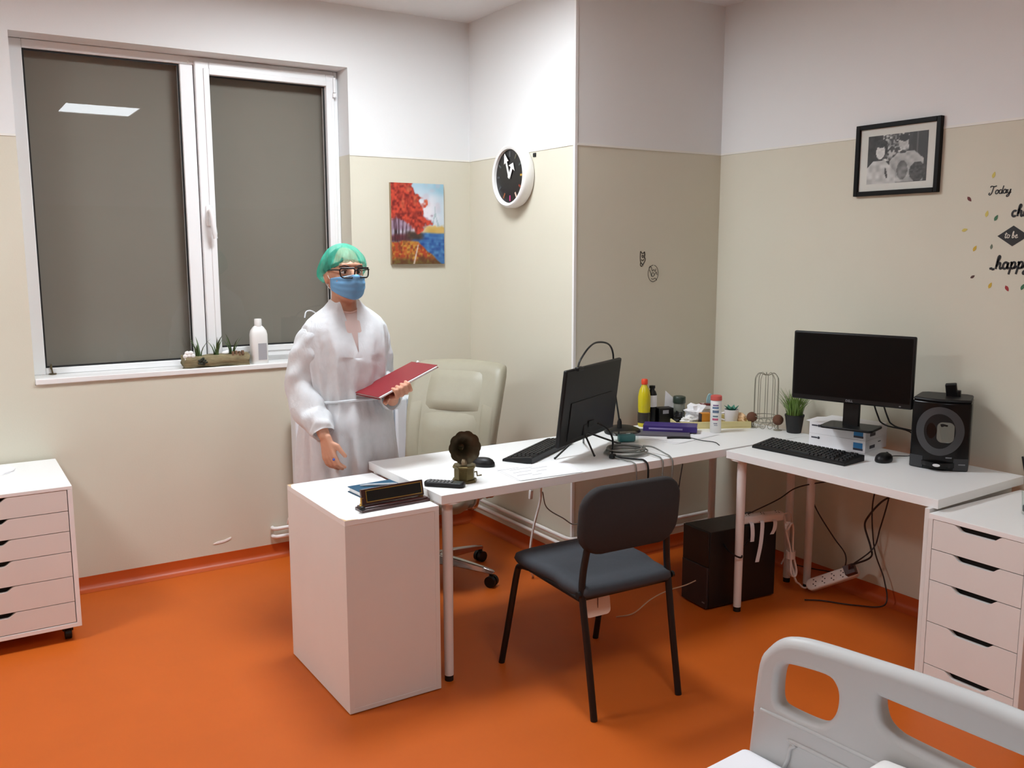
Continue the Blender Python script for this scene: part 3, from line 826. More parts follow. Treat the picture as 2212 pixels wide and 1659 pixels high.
# --- keyboards
KEYM = mat('key_caps', (26, 26, 28), 0.5, var=0.1)
def keyboard(label, loc, rz, L=0.445, Dp=0.135):
    k = thing('keyboard', label, 'keyboard', loc, rz, 'black computer keyboards')
    pr = [(-Dp / 2, 0), (Dp / 2, 0), (Dp / 2, 0.026), (Dp / 2 - 0.012, 0.028), (-Dp / 2 + 0.01, 0.014), (-Dp / 2, 0.010)]
    MB().prism(pr, -L / 2, L / 2, lambda a, b, c: (c, a, b)).build('case', BLACK_PL, k, smooth=0, bevel=0.002)
    ks = MB()
    rows = 6
    for r in range(rows):
        y = -Dp / 2 + 0.018 + r * 0.0195
        z = 0.0155 + r * 0.0024
        xs = -L / 2 + 0.012
        i = 0
        while xs < L / 2 - 0.02:
            w = 0.0165
            if r == 0 and abs(xs + 0.06) < 0.012: w = 0.11
            if xs + w > L / 2 - 0.008: break
            if not (0.083 < xs < 0.094 or 0.152 < xs < 0.16):
                x0, x1 = xs, xs + w
                ks.add([(x0, y, z - 0.004), (x1, y, z - 0.004), (x1, y + 0.0165, z - 0.002), (x0, y + 0.0165, z - 0.002),
                        (x0 + 0.002, y + 0.002, z + 0.004), (x1 - 0.002, y + 0.002, z + 0.004), (x1 - 0.002, y + 0.0145, z + 0.006), (x0 + 0.002, y + 0.0145, z + 0.006)],
                       [(0, 3, 2, 1), (4, 5, 6, 7), (0, 1, 5, 4), (1, 2, 6, 5), (2, 3, 7, 6), (3, 0, 4, 7)])
            xs += w + 0.003
    stuff(ks.build('keys', KEYM, k, smooth=0))
    return k
keyboard('black keyboard on the long desk, half hidden behind the rear-facing monitor', (-0.456, -1.385, T), math.radians(212))
keyboard('black keyboard in front of the two stacked boxes', (0.492, -2.039, T), math.radians(-83.8), 0.455, 0.15)
# second keyboard faces the room: its front edge looks to -x

def mouse(label, loc, rz):
    t = thing('computer_mouse', label, 'mouse', loc, rz, 'black computer mice')
    rings = []
    for z, s in ((0.0, 0.93), (0.006, 1.0), (0.016, 0.97), (0.026, 0.82), (0.033, 0.55), (0.036, 0.2)):
        rings.append([(0.032 * s * math.cos(a) * (1 - 0.08 * math.sin(a)), 0.055 * s * math.sin(a) - (1 - s) * 0.008, z) for a in [2 * PI * i / 28 for i in range(28)]])
    MB().loft(rings).build('body', BLACK_PL, t, smooth=60)
    MB().cyl((-0.003, 0.03, 0.0285), (0.003, 0.03, 0.0285), 0.006, n=12).build('scroll_wheel', RUBBER, t)
    return t
mouse('black mouse on the long desk beside the small gramophone', (-0.79, -1.468, T), math.radians(35))
mouse('black mouse between the stacked boxes and the coffee machine', (0.66, -2.30, T), math.radians(-75))
cable('cable', 'thin black mouse cable curling up behind the coffee machine side', [(0.715, -2.287, T + 0.012), (0.76, -2.29, T + 0.008), (0.80, -2.31, T + 0.006), (0.84, -2.315, T + 0.006)], 0.002, BLACK_PL)
# --- loose papers
def sheets(name, label, corners, n, z, jitter=0.004, gap=0.0006):
    t = thing(name, label, 'paper', (sum(c[0] for c in corners) / 4, sum(c[1] for c in corners) / 4, z))
    for i in range(n):
        a = random.uniform(-0.03, 0.03) if i else 0
        dx, dy = (random.uniform(-jitter, jitter) * 3, random.uniform(-jitter, jitter) * 3) if i else (0, 0)
        R = Matrix.Rotation(a, 3, 'Z')
        pts = [R @ (Vector((c[0], c[1], 0)) - Vector((t.location.x, t.location.y, 0))) + Vector((dx, dy, 0)) for c in corners]
        MB().prism([(p.x, p.y) for p in pts], i * gap + 0.0002, i * gap + gap * 0.8).build('sheet', PAPER, t, smooth=0)
    return t
sh = sheets('papers', 'loose printed white sheets in front of the long desk keyboard', [(-0.792, -1.757), (-0.508, -1.765), (-0.455, -1.56), (-0.775, -1.54)], 4, T)
for i in range(7):
    x0 = random.uniform(-0.11, 0.02)
    MB().box((x0, -0.06 + i * 0.022, 0.0026), (random.uniform(0.04, 0.11), 0.003, 0.0002)).build('printed_line', PAPER_GREY, sh, smooth=0)
# --- coiled grey cable
coil = []
for i in range(5 * 24):
    a = 2 * PI * i / 24
    r = 0.078 + 0.008 * math.sin(a * 0.7) + 0.006 * math.sin(i * 0.05)
    coil.append((-0.155 + r * math.cos(a) * 1.1, -1.612 + r * math.sin(a) * 0.95, T + 0.005 + 0.0052 * i / 24 + 0.002 * math.sin(a * 2 + i * .1)))
tail = [(-0.06, -1.68, T + 0.03), (-0.045, -1.74, T + 0.012), (-0.05, -1.776, T + 0.006), (-0.052, -1.797, T - 0.02), (-0.055, -1.795, T - 0.12), (-0.05, -1.79, T - 0.3)]
o = MB().tube(coil + [Vector(p) for p in catmull([coil[-1]] + tail, 8)][1:], 0.0036, 6).build('coiled_cable', mat('grey_cable', (122, 122, 116), 0.5), smooth=60)
tag(o, 'coil of grey cable on the long desk by the rear-facing monitor', 'cable')
GREYC = MATS['grey_cable']
cable('cable', 'grey cable looping from the coil over the desk edge, left strand', [(-0.245, -1.60, T + 0.02), (-0.26, -1.66, T + 0.01), (-0.255, -1.73, T + 0.006), (-0.25, -1.77, T + 0.006), (-0.249, -1.793, T - 0.01), (-0.245, -1.792, T - 0.10), (-0.24, -1.78, T - 0.22)], 0.0028, GREYC)
cable('cable', 'grey cable hanging over the desk edge, middle strand', [(-0.10, -1.69, T + 0.012), (-0.095, -1.75, T + 0.008), (-0.10, -1.775, T + 0.005), (-0.103, -1.793, T - 0.015), (-0.11, -1.795, T - 0.1), (-0.115, -1.785, T - 0.28)], 0.0032, GREYC)
cable('cable', 'black monitor cable with adapter dropping over the desk edge', [(-0.25, -1.535, 0.865), (-0.21, -1.55, 0.84), (-0.20, -1.575, 0.80), (-0.235, -1.62, T + 0.03), (-0.262, -1.655, T + 0.010), (-0.24, -1.70, T + 0.009), (-0.205, -1.745, T + 0.008), (-0.19, -1.775, T + 0.006), (-0.188, -1.797, T - 0.02), (-0.19, -1.797, T - 0.12), (-0.19, -1.79, T - 0.25)], 0.0045, BLACK_PL)
MB_ = MB().box((-0.263, -1.655, T + 0.011), (0.03, 0.022, 0.018), 0.5)
tag(MB_.build('adapter_plug', BLACK_PL, bevel=0.004), 'small black adapter plug on the long desk below the monitor', 'plug')
# --- tape box
tb = thing('tape_box', 'small clear box with teal content beside the grey coil', 'box', (0.0, -1.42, T), math.radians(-20))
MB().bx(-0.055, 0.055, -0.025, 0.025, 0, 0.045).build('case', CLEAR, tb, bevel=0.003)
MB().bx(-0.035, 0.045, -0.018, 0.018, 0.002, 0.036).build('roll', mat('teal', (26, 112, 116), 0.5), tb, bevel=0.008)
# --- miniature gramophone
BRZ = mat('aged_bronze', (104, 92, 58), 0.42, metal=0.75, var=0.35, vscale=60)
BRZD = mat('aged_bronze_dark', (70, 62, 44), 0.45, metal=0.7, var=0.35, vscale=60)
gm = thing('gramophone', 'miniature bronze gramophone with fluted horn on the long desk', 'ornament', (-0.975, -1.648, T), math.radians(8))
def octo(r, z0, z1, r2=None):
    return [[(rr * math.cos(PI / 8 + k * PI / 4), rr * math.sin(PI / 8 + k * PI / 4), z) for k in range(8)] for rr, z in ((r, z0), (r2 or r, z1))]
MB().loft(octo(0.050, 0, 0.010, 0.048) ).build('plinth', BRZ, gm, smooth=0, bevel=0.001)
MB().loft(octo(0.040, 0.010, 0.055)).build('case', BRZ, gm, smooth=0, bevel=0.001)
MB().loft(octo(0.045, 0.055, 0.062, 0.046) + octo(0.043, 0.064, 0.066)).build('lid', BRZ, gm, smooth=0)
MB().tube(catmull([(0.01, 0.02, 0.066), (0.012, 0.024, 0.085), (0.006, 0.03, 0.105), (0.0, 0.025, 0.125)], 5), [0.006] * 15 + [0.009], 10).build('neck', BRZ, gm)
MB().lathe([(0.0, 0.066), (0.014, 0.068), (0.013, 0.08), (0.006, 0.09), (0.0, 0.092)], 14, (-0.012, -0.012, 0)).build('sound_box', mat('pale_bronze', (150, 136, 110), 0.4, metal=0.6), gm)
hd = Vector((-0.30, -0.93, 0.12)).normalized()
q = hd.to_track_quat('Z', 'Y').to_matrix()
hn = MB(); rings = []
for i, (r, z) in enumerate(((0.009, -0.045), (0.014, -0.03), (0.024, -0.012), (0.040, 0.004), (0.056, 0.013), (0.063, 0.015), (0.060, 0.012), (0.040, -0.001), (0.024, -0.016), (0.012, -0.034))):
    ring = []
    for k in range(40):
        a = 2 * PI * k / 40
        lob = 1 + 0.07 * abs(math.cos(5 * a)) * min(1, r / 0.05) - 0.035
        ring.append(q @ Vector((r * lob * math.cos(a), r * lob * math.sin(a), z)) + Vector((-0.002, 0.0, 0.132)))
    rings.append(ring)
hn.loft(rings).build('horn', BRZD, gm, smooth=60)
MB().tube([(0.042, -0.005, 0.03), (0.055, -0.006, 0.03), (0.056, -0.008, 0.014), (0.075, -0.010, 0.014)], 0.003, 8).build('crank', BRZ, gm)
# --- black handset / remote
rm = thing('remote_control', 'black remote control lying by the miniature gramophone', 'remote', (-1.073, -1.673, T), math.radians(-46))
MB().prism(arc_poly(0.155, 0.048, 0.016, 4), 0.0, 0.018).build('body', BLACK_PL, rm, bevel=0.005, smooth=40)
kk = MB()
for i in range(7):
    for j in range(3):
        kk.box((-0.06 + i * 0.014, -0.014 + j * 0.014, 0.0185), (0.009, 0.008, 0.003))
stuff(kk.build('buttons', mat('grey_buttons', (120, 122, 124), 0.5), rm, smooth=0))
MB().bx(0.035, 0.068, -0.016, 0.016, 0.0175, 0.0186).build('display', mat('lcd', (70, 76, 74), 0.3), rm)

# ================================================================== THINGS ON THE WHITE CABINET
WOOD_DK = mat('dark_mahogany', (58, 22, 18), 0.3, var=0.25, vscale=30, stretch=(1, 8, 8), coat=0.4)
GOLD = mat('gold', (196, 160, 84), 0.28, metal=0.9)
npt = thing('desk_name_plate', 'black and mahogany desk name plate with gold border on the white cabinet', 'name plate', (-1.294, -1.694, 0.70), math.radians(3))
MB().bx(-0.136, 0.136, -0.030, 0.030, 0.0, 0.010).bx(-0.130, 0.130, -0.024, 0.026, 0.010, 0.016).build('base', WOOD_DK, npt, bevel=0.002)
for sx in (-1, 1):
    MB().cyl((sx * 0.118, 0.008, 0.016), (sx * 0.118, 0.008, 0.045), 0.007, n=12).cyl((sx * 0.118, 0.008, 0.016), (sx * 0.118, 0.008, 0.022), 0.010, n=12).build('gold_post', GOLD, npt)
Mp = Matrix.Translation((0, -0.004, 0.020)) @ Matrix.Rotation(-0.22, 4, 'X')
MB().bx(-0.122, 0.126, 0.0, 0.014, 0.0, 0.056).xf(Mp).build('plate', WOOD_DK, npt, bevel=0.002)
MB().bx(-0.106, 0.118, -0.0015, 0.0, 0.007, 0.050).xf(Mp).build('gold_border', GOLD, npt, smooth=0)
MB().bx(-0.103, 0.115, -0.0025, -0.0015, 0.010, 0.047).xf(Mp).build('nameplate_face', mat('plate_black', (14, 12, 12), 0.3), npt, smooth=0)
MB().sphere((-0.134, -0.022, 0.016), (0.012, 0.012, 0.008), 10, 8).build('end_knob', BLACK_PL, npt)
BLUE = mat('blue_cover', (18, 78, 108), 0.5)
nb = thing('notebook', 'dark blue notebook lying behind the desk name plate', 'notebook', (-1.262, -1.492, 0.70), math.radians(4))
MB().bx(-0.095, 0.085, -0.065, 0.065, 0.0, 0.0025).bx(-0.095, 0.085, -0.065, 0.065, 0.0185, 0.021).bx(0.0825, 0.085, -0.065, 0.065, 0.0025, 0.0185).build('cover', BLUE, nb, smooth=0)
MB().bx(-0.090, 0.082, -0.061, 0.061, 0.0028, 0.0183).build('pages', PAPER, nb, smooth=0)
pn = MB().tube([(-1.325, -1.468, 0.7262), (-1.30, -1.473, 0.7262), (-1.21, -1.51, 0.7262), (-1.195, -1.516, 0.7262)], [0.002, 0.0048, 0.0048, 0.003], 10)
tag(pn.build('pen', mat('silver_pen', (205, 212, 216), 0.3, metal=0.3)), 'silver pen lying on the dark blue notebook', 'pen')

# ================================================================== CORNER CLUTTER
def lathe_thing(name, label, cat, loc, parts, rz=0):
    t = thing(name, label, cat, loc, rz)
    for pn_, prof, m in parts:
        MB().lathe(prof, 24).build(pn_, m, t, smooth=45)
    return t
YEL = mat('yellow_drink', (206, 190, 30), 0.2, var=0.05)
lathe_thing('soft_drink_bottle', 'yellow drink bottle with orange-red cap in the desk corner', 'bottle', (0.318, -1.176, T), [
    ('body', [(0.026, 0), (0.030, 0.004), (0.031, 0.05), (0.029, 0.075), (0.031, 0.10), (0.031, 0.150), (0.026, 0.180), (0.014, 0.206), (0.012, 0.212)], YEL),
    ('label_band', [(0.0316, 0.02), (0.0318, 0.022), (0.0318, 0.070), (0.0316, 0.072)], mat('drink_label', (52, 46, 40), 0.4)),
    ('cap', [(0.0155, 0.212), (0.016, 0.214), (0.016, 0.234), (0.013, 0.238), (0, 0.238)], mat('orange_red', (226, 70, 34), 0.45))])
t = lathe_thing('spray_bottle', 'slim black bottle with white label right of the yellow drink', 'bottle', (0.372, -1.172, T), [
    ('body', [(0.022, 0), (0.024, 0.004), (0.024, 0.155), (0.018, 0.172), (0.012, 0.178), (0.012, 0.186), (0.015, 0.188), (0.015, 0.20), (0, 0.202)], BLACK_PL)])
MB().lathe([(0.0243, 0.095), (0.0245, 0.096), (0.0245, 0.152), (0.0243, 0.153)], 24).build('label_band', PAPER, t, smooth=45)
bb = thing('small_box', 'small black box with a pale sticker beside the slim black bottle', 'box', (0.432, -1.196, T), math.radians(-15))
MB().bx(-0.04, 0.04, -0.028, 0.028, 0, 0.088).build('carton', BLACK_PL, bb, bevel=0.003)
MB().bx(-0.02, 0.012, -0.0285, -0.028, 0.060, 0.078).build('sticker', PAPER_GREY, bb, smooth=0)
# --- books and papers
PURP = mat('purple_cover', (60, 42, 116), 0.45)
def book(name, label, loc, rz, l, w, h, m, z0=0):
    t = thing(name, label, 'book', loc, rz)
    MB().bx(-l / 2, l / 2, -w / 2, w / 2, 0, 0.002).bx(-l / 2, l / 2, -w / 2, w / 2, h - 0.002, h).bx(-l / 2, l / 2, -w / 2, -w / 2 + 0.002, 0.002, h - 0.002).build('cover', m, t, smooth=0)
    MB().bx(-l / 2 + 0.003, l / 2 - 0.003, -w / 2 + 0.003, w / 2 - 0.003, 0.0022, h - 0.0022).build('pages', PAPER, t, smooth=0)
    return t
sheets('papers', 'white sheets and open notepad lying under the purple book', [(0.175, -1.575), (0.47, -1.520), (0.40, -1.235), (0.105, -1.29)], 4, T, 0.006)
b_ = book('magazine', 'dark grey magazine between the white sheets and the purple book', (0.262, -1.375, T + 0.0030), math.radians(-42), 0.26, 0.15, 0.006, mat('grey_cover', (96, 92, 100), 0.45))
b_ = book('book', 'thick purple book on top of the papers in the desk corner', (0.335, -1.352, T + 0.0095), math.radians(-45), 0.255, 0.105, 0.026, PURP)
MB().bx(-0.10, 0.06, -0.0537, -0.0526, 0.009, 0.017).build('spine_print', mat('spine_grey', (150, 140, 190), 0.5), b_, smooth=0)
cable('stylus_cable', 'black pen with thin cord in front of the purple book', [(0.20, -1.48, T + 0.008), (0.245, -1.505, T + 0.008), (0.29, -1.545, T + 0.007), (0.30, -1.60, T + 0.005), (0.325, -1.66, T + 0.004), (0.30, -1.715, T + 0.003)], [0.005] * 16 + [0.002] * 25, BLACK_PL, 'pen')

# --- pale tray with mixed bits
TRAYM = mat('pale_wood_tray', (222, 208, 150), 0.55, var=0.08, vscale=30)
TX, TY, TR = 0.612, -1.320, math.radians(-28)
tr = thing('tray', 'pale wooden tray full of odds and ends in the desk corner', 'tray', (TX, TY, T), TR)
tw, td = 0.19, 0.105
MB().bx(-tw, tw, -td, td, 0, 0.006).build('base', TRAYM, tr, smooth=0)
for (x0, x1, y0, y1) in ((-tw, tw, -td, -td + .008), (-tw, tw, td - .008, td), (-tw, -tw + .008, -td + .008, td - .008), (tw - .008, tw, -td + .008, td - .008)):
    MB().bx(x0, x1, y0, y1, 0.006, 0.034).build('rim', TRAYM, tr, bevel=0.002)
def tw_(x, y, z=0.006):
    p = Matrix.Rotation(TR, 3, 'Z') @ Vector((x, y, 0)); return (TX + p.x, TY + p.y, T + z)
JARG = mat('grey_jar', (118, 120, 110), 0.35)
DGREEN = mat('dark_green_lid', (38, 52, 42), 0.4)
lathe_thing('jar', 'grey jar with dark green lid standing in the tray', 'jar', tw_(-0.135, 0.045), [
    ('body', [(0.026, 0), (0.029, 0.004), (0.029, 0.095), (0.026, 0.1)], JARG), ('lid', [(0.031, 0.1), (0.032, 0.102), (0.032, 0.13), (0.029, 0.134), (0, 0.134)], DGREEN)])
def crumple(name, label, cat, loc, r, m, seed, sq=(1, 1, 1)):
    rnd = random.Random(seed)
    bm = bmesh.new(); bmesh.ops.create_icosphere(bm, subdivisions=3, radius=1)
    ph = [rnd.uniform(0, 6) for _ in range(9)]
    for v in bm.verts:
        p = v.co
        k = 1 + 0.16 * math.sin(5 * p.x + ph[0]) * math.sin(4 * p.y + ph[1]) + 0.12 * math.sin(9 * p.z + ph[2] + 3 * p.x) + 0.10 * math.sin(11 * p.y + ph[3])
        v.co = Vector((p.x * sq[0], p.y * sq[1], p.z * sq[2])) * (k * r)
    zmin = min(v.co.z for v in bm.verts)
    for v in bm.verts: v.co.z -= zmin
    me = bpy.data.meshes.new(name); bm.to_mesh(me); bm.free()
    o = bpy.data.objects.new(name, me); COL.objects.link(o); me.materials.append(m); o.location = loc
    return tag(o, label, cat)
sc_ = MB().add([(-0.03, 0, 0), (0.022, 0.006, 0), (0.035, 0.02, 0.05), (-0.022, 0.012, 0.085), (-0.01, -0.01, 0.04), (-0.03, 0.0012, 0), (0.022, 0.0072, 0), (0.035, 0.0212, 0.05), (-0.022, 0.0132, 0.085)],
           [(0, 1, 2, 3), (5, 8, 7, 6), (0, 5, 6, 1), (1, 6, 7, 2), (2, 7, 8, 3), (3, 8, 5, 0)])
o = sc_.build('paper_scrap', PAPER, smooth=0); o.location = tw_(-0.165, 0.035, 0.085); o.rotation_euler = (0, 0, -0.5)
o.location.z = T + 0.037; o.scale = (1, 1, 1.5)
o.location = tw_(-0.172, 0.085, 0.034)
tag(o, 'pointed white paper scrap sticking up at the left end of the tray', 'paper')
crumple('paper_bag', 'crumpled white plastic bag heaped in the middle of the tray', 'bag', tw_(-0.03, 0.03), 0.062, PAPER, 3, (1.35, 0.9, 0.75))
crumple('plastic_wrap', 'smaller crumpled white wrapper at the front left of the tray', 'wrapper', tw_(-0.105, -0.042), 0.036, WHITE_PL, 5, (1.3, 0.9, 0.6))
crumple('sunglasses_case', 'small black lump behind the white wrapper in the tray', 'case', tw_(-0.155, -0.02), 0.03, BLACK_PL, 8, (0.8, 0.8, 1.1))
bx_ = thing('tea_box', 'small orange and red carton at the front of the tray', 'box', tw_(-0.012, -0.072), TR + 0.05)
MB().bx(-0.045, 0.0, -0.018, 0.018, 0, 0.068).build('orange_half', mat('carton_orange', (214, 138, 30), 0.5), bx_, smooth=0)
MB().bx(0.0, 0.04, -0.018, 0.018, 0, 0.068).build('red_half', mat('carton_red', (150, 22, 24), 0.5), bx_, smooth=0)
MB().bx(-0.05, -0.045, -0.018, 0.018, 0, 0.066).build('dark_edge', mat('carton_dark', (40, 26, 30), 0.5), bx_, smooth=0)
o = MB().prism(arc_poly(0.085, 0.022, 0.01, 4), 0, 0.010).build('hair_clip', mat('dark_red', (110, 34, 28), 0.4), bevel=0.003)
o.location = tw_(0.0, 0.03, 0.094); o.rotation_euler = (0.1, 0.08, TR + 0.3)
tag(o, 'dark red clip on top of the white plastic bag', 'clip')
o = MB().prism(smooth2([(-.012, 0), (.010, 0), (.016, .03), (.008, .062), (-.012, .07), (-.02, .04)], 4), -0.003, 0.003, lambda a, b, c: (a, c, b)).build('plastic_scoop', mat('pale_teal', (150, 190, 196), 0.35), bevel=0.002)
o.location = tw_(0.02, 0.045, 0.082); o.rotation_euler = (0.1, 0.1, TR)
tag(o, 'pale teal plastic piece standing up out of the white plastic bag', 'scoop')
mg = thing('mug', 'white mug with green leaves sticking out, right side of the tray', 'mug', tw_(0.115, -0.02), TR)
MB().lathe([(0.026, 0), (0.03, 0.003), (0.037, 0.07), (0.0375, 0.075), (0.034, 0.075), (0.028, 0.006), (0, 0.005)], 26).build('cup', mat('white_china', (238, 234, 236), 0.2), mg, smooth=45)
MB().tube(catmull([(-0.036, 0, 0.058), (-0.058, 0, 0.052), (-0.06, 0, 0.03), (-0.034, 0, 0.02)], 5), 0.005, 8).build('handle', MATS['white_china'], mg, smooth=60)
LEAFG = mat('teal_green_leaf', (52, 122, 100), 0.5)
for i in range(7):
    a = i * 0.9
    MB().prism([(0, -.012), (.02, -.014), (.045, 0), (.02, .014), (0, .012)], 0, 0.002).xf(Matrix.Translation((0.004 * math.cos(a), 0.004 * math.sin(a), 0.062)) @ Matrix.Rotation(a, 4, 'Z') @ Matrix.Rotation(-0.75, 4, 'Y')).build('leaf', LEAFG, mg, smooth=0)
crumple('sponge', 'peach-coloured soft bundle at the right end of the tray', 'sponge', tw_(0.163, -0.030), 0.024, mat('peach', (226, 190, 148), 0.8), 11, (0.9, 1.5, 1.1))
# --- white bottle with red cap in front of tray
wb = lathe_thing('powder_bottle', 'white cylindrical bottle with red-rimmed cap in front of the tray', 'bottle', (0.508, -1.480, T), [
    ('body', [(0.024, 0), (0.0265, 0.003), (0.0265, 0.152), (0.024, 0.158)], WHITE_PL),
    ('cap', [(0.0272, 0.158), (0.0275, 0.16), (0.0268, 0.178), (0.023, 0.181), (0, 0.181)], mat('pink_red_cap', (206, 92, 84), 0.45))])
rnd = random.Random(4)
front_a = math.radians(-135)      # label side faces the room
for (z, h, colr, w) in ((0.132, 0.006, (120, 90, 140), 0.9), (0.118, 0.010, (110, 130, 160), 1.0), (0.098, 0.013, (96, 116, 140), 1.1), (0.078, 0.007, (90, 120, 130), 0.8), (0.062, 0.010, (196, 90, 120), 0.9), (0.044, 0.006, (150, 150, 160), 0.6), (0.036, 0.004, (160, 160, 170), 0.7)):
    a0, a1 = front_a - w / 2 + rnd.uniform(-.2, .1), front_a + w / 2
    pts = [(0.0267 * math.cos(a0 + (a1 - a0) * k / 8), 0.0267 * math.sin(a0 + (a1 - a0) * k / 8)) for k in range(9)]
    mb = MB()
    mb.add([(x, y, z) for x, y in pts] + [(x, y, z + h) for x, y in pts], [(k, k + 1, 10 + k, 9 + k) for k in range(8)])
    mb.build('printed_line', mat('print_%d_%d_%d' % colr, colr, 0.5), wb, smooth=0)
# --- wire birdcage ornament with brown balls
WIRE = mat('grey_wire', (150, 146, 130), 0.45, metal=0.2)
BALL = mat('brown_rattan', (104, 66, 46), 0.8, var=0.35, vscale=120, bump=0.6, bscale=200)
bc = thing('wire_cage', 'tall domed wire cage ornament by the right wall', 'ornament', (0.800, -1.528, T), 0.2)
R_, H_ = 0.058, 0.275
for i in range(10):
    a = 2 * PI * i / 10
    p = [(R_ * math.cos(a), R_ * math.sin(a), 0.035), (R_ * math.cos(a), R_ * math.sin(a), 0.22), (R_ * .9 * math.cos(a), R_ * .9 * math.sin(a), 0.255), (R_ * .6 * math.cos(a), R_ * .6 * math.sin(a), 0.272), (0.15 * R_ * math.cos(a), .15 * R_ * math.sin(a), 0.262)]
    MB().tube(catmull(p, 5), 0.0016, 6).build('wire', WIRE, bc, smooth=60)
for z in (0.035, 0.06):
    MB().tube([(R_ * math.cos(2 * PI * k / 32), R_ * math.sin(2 * PI * k / 32), z) for k in range(32)], 0.0018, 6, closed=True).build('ring', WIRE, bc, smooth=60)
for i in range(10):
    a = 2 * PI * (i + .5) / 10
    MB().tube([(R_ * math.cos(a) + 0.013 * math.cos(2 * PI * k / 12) * -math.sin(a), R_ * math.sin(a) + 0.013 * math.cos(2 * PI * k / 12) * math.cos(a), 0.018 + 0.015 * math.sin(2 * PI * k / 12)) for k in range(12)], 0.0014, 5, closed=True).build('scroll', WIRE, bc, smooth=60)
for nm, loc, lab in (('rattan_ball', (0.745, -1.490, T + 0.0), 'dark brown ball ornament left of the wire cage'), ('rattan_ball', (0.795, -1.612, T), 'dark brown ball ornament between wire cage and grass pot')):
    s = thing(nm, lab, 'ornament', loc)
    MB().sphere((0, 0, 0.052), 0.026, 18, 12).build('ball', BALL, s, smooth=60)
    MB().lathe([(0.02, 0), (0.021, 0.003), (0.004, 0.006), (0.003, 0.028)], 14).build('foot', WIRE, s, smooth=50)
# --- grass pot
GRASS = mat('fresh_grass', (112, 142, 62), 0.6, var=0.35, vscale=14)
gp = thing('potted_grass', 'tuft of green grass in a black pot beside the raised monitor', 'plant', (0.823, -1.688, T))
MB().lathe([(0.032, 0), (0.034, 0.002), (0.044, 0.078), (0.046, 0.08), (0.046, 0.088), (0.041, 0.088), (0.04, 0.078), (0, 0.078)], 24).build('pot', mat('black_pot', (24, 24, 25), 0.55), gp, smooth=45)
def grass_tuft(rnd, n, r0, h0, h1, spread, wid):
    g = MB()
    for i in range(n):
        a = rnd.uniform(0, 2 * PI); rr = r0 * math.sqrt(rnd.random()); h = rnd.uniform(h0, h1); lean = spread * rnd.uniform(0.2, 1) * (0.4 + rr / r0)
        bx, by = rr * math.cos(a), rr * math.sin(a)
        a2 = a + rnd.uniform(-0.6, 0.6)
        sx, sy = -math.sin(a2) * wid, math.cos(a2) * wid
        pts = []
        for k in range(5):
            t = k / 4
            cx, cy, z = bx + math.cos(a2) * lean * t * t * h, by + math.sin(a2) * lean * t * t * h, h * t * (1 - 0.12 * lean * t)
            w = (1 - t) ** 0.6 if k < 4 else 0.05
            pts.append(((cx - sx * w, cy - sy * w, z), (cx + sx * w, cy + sy * w, z)))
        vs = [p for q_ in pts for p in q_]
        g.add(vs, [(2 * k, 2 * k + 1, 2 * k + 3, 2 * k + 2) for k in range(4)])
    return g
g = grass_tuft(random.Random(2), 170, 0.036, 0.085, 0.15, 0.65, 0.0028); g.xf(Matrix.Translation((0, 0, 0.074)))
stuff(g.build('grass_blades', GRASS, gp, smooth=0))

# ================================================================== THINGS ON THE SHORTER DESK
CARD = mat('white_carton', (236, 234, 236), 0.6, var=0.03)
BR_ = math.radians(-79)
def carton(label, z, lab_shift, flap=False):
    t = thing('toner_box', label, 'box', (0.778, -2.02, z), BR_)
    # local x runs along the visible long side (towards the camera right), local y to the wall
    MB().bx(-0.132, 0.132, -0.09, 0.115, 0, 0.054).build('carton', CARD, t, smooth=0, bevel=0.001)
    MB().bx(0.078, 0.120, -0.0908, -0.0902, 0.010, 0.042).build('blue_label', mat('label_blue', (46, 126, 186), 0.5), t, smooth=0)
    MB().bx(0.078, 0.122, -0.0912, -0.0908, 0.009, 0.018).build('dark_print', mat('print_dark', (60, 60, 72), 0.5), t, smooth=0)
    MB().bx(-0.120, -0.092, -0.0908, -0.0902, 0.034, 0.040).build('dark_print', MATS['print_dark'], t, smooth=0)
    MB().cyl((-0.085, -0.0902, 0.037), (-0.085, -0.0909, 0.037), 0.006, n=14).build('round_mark', MATS['print_dark'], t)
    MB().bx(0.1322, 0.1328, -0.05, 0.0, 0.014, 0.028).build('dark_print', MATS['print_dark'], t, smooth=0)
    MB().bx(0.1322, 0.1328, 0.03, 0.055, 0.034, 0.038).build('dark_print', MATS['print_dark'], t, smooth=0)
    if flap:
        MB().prism([(-0.132, -0.09), (-0.152, -0.085), (-0.159, 0.03), (-0.132, 0.06)], 0.052, 0.0535).build('lid_flap', CARD, t, smooth=0)
    return t
carton('lower of two white toner boxes under the raised monitor', T, 0)
carton('upper white toner box with an open lid flap, carrying the raised monitor', T + 0.0545, 0, True)
m2 = thing('monitor', 'black monitor facing the room, raised on two white boxes', 'monitor', (0.640, -2.130, T + 0.109), math.radians(-72))
zc = 1.104 - (T + 0.109)
MB().bx(-0.256, 0.256, 0.0, 0.022, zc - 0.15, zc + 0.15).build('housing', BLACK_PL, m2, bevel=0.006)
MB().bx(-0.246, 0.246, -0.0012, -0.0002, zc - 0.128, zc + 0.141).build('screen', SCREEN, m2, smooth=0)
MB().bx(-0.12, 0.12, 0.0225, 0.042, zc - 0.11, zc + 0.08).build('rear_bulge', BLACK_PL, m2, bevel=0.012, seg=3)
MB().bx(-0.035, 0.035, 0.028, 0.048, 0.006, zc + 0.0).build('stand_neck', BLACK_PL, m2, bevel=0.004)
MB().prism(arc_poly(0.225, 0.155, 0.02, 4, 0, 0.035), 0.0005, 0.011).build('stand_base', BLACK_PL, m2, bevel=0.003)
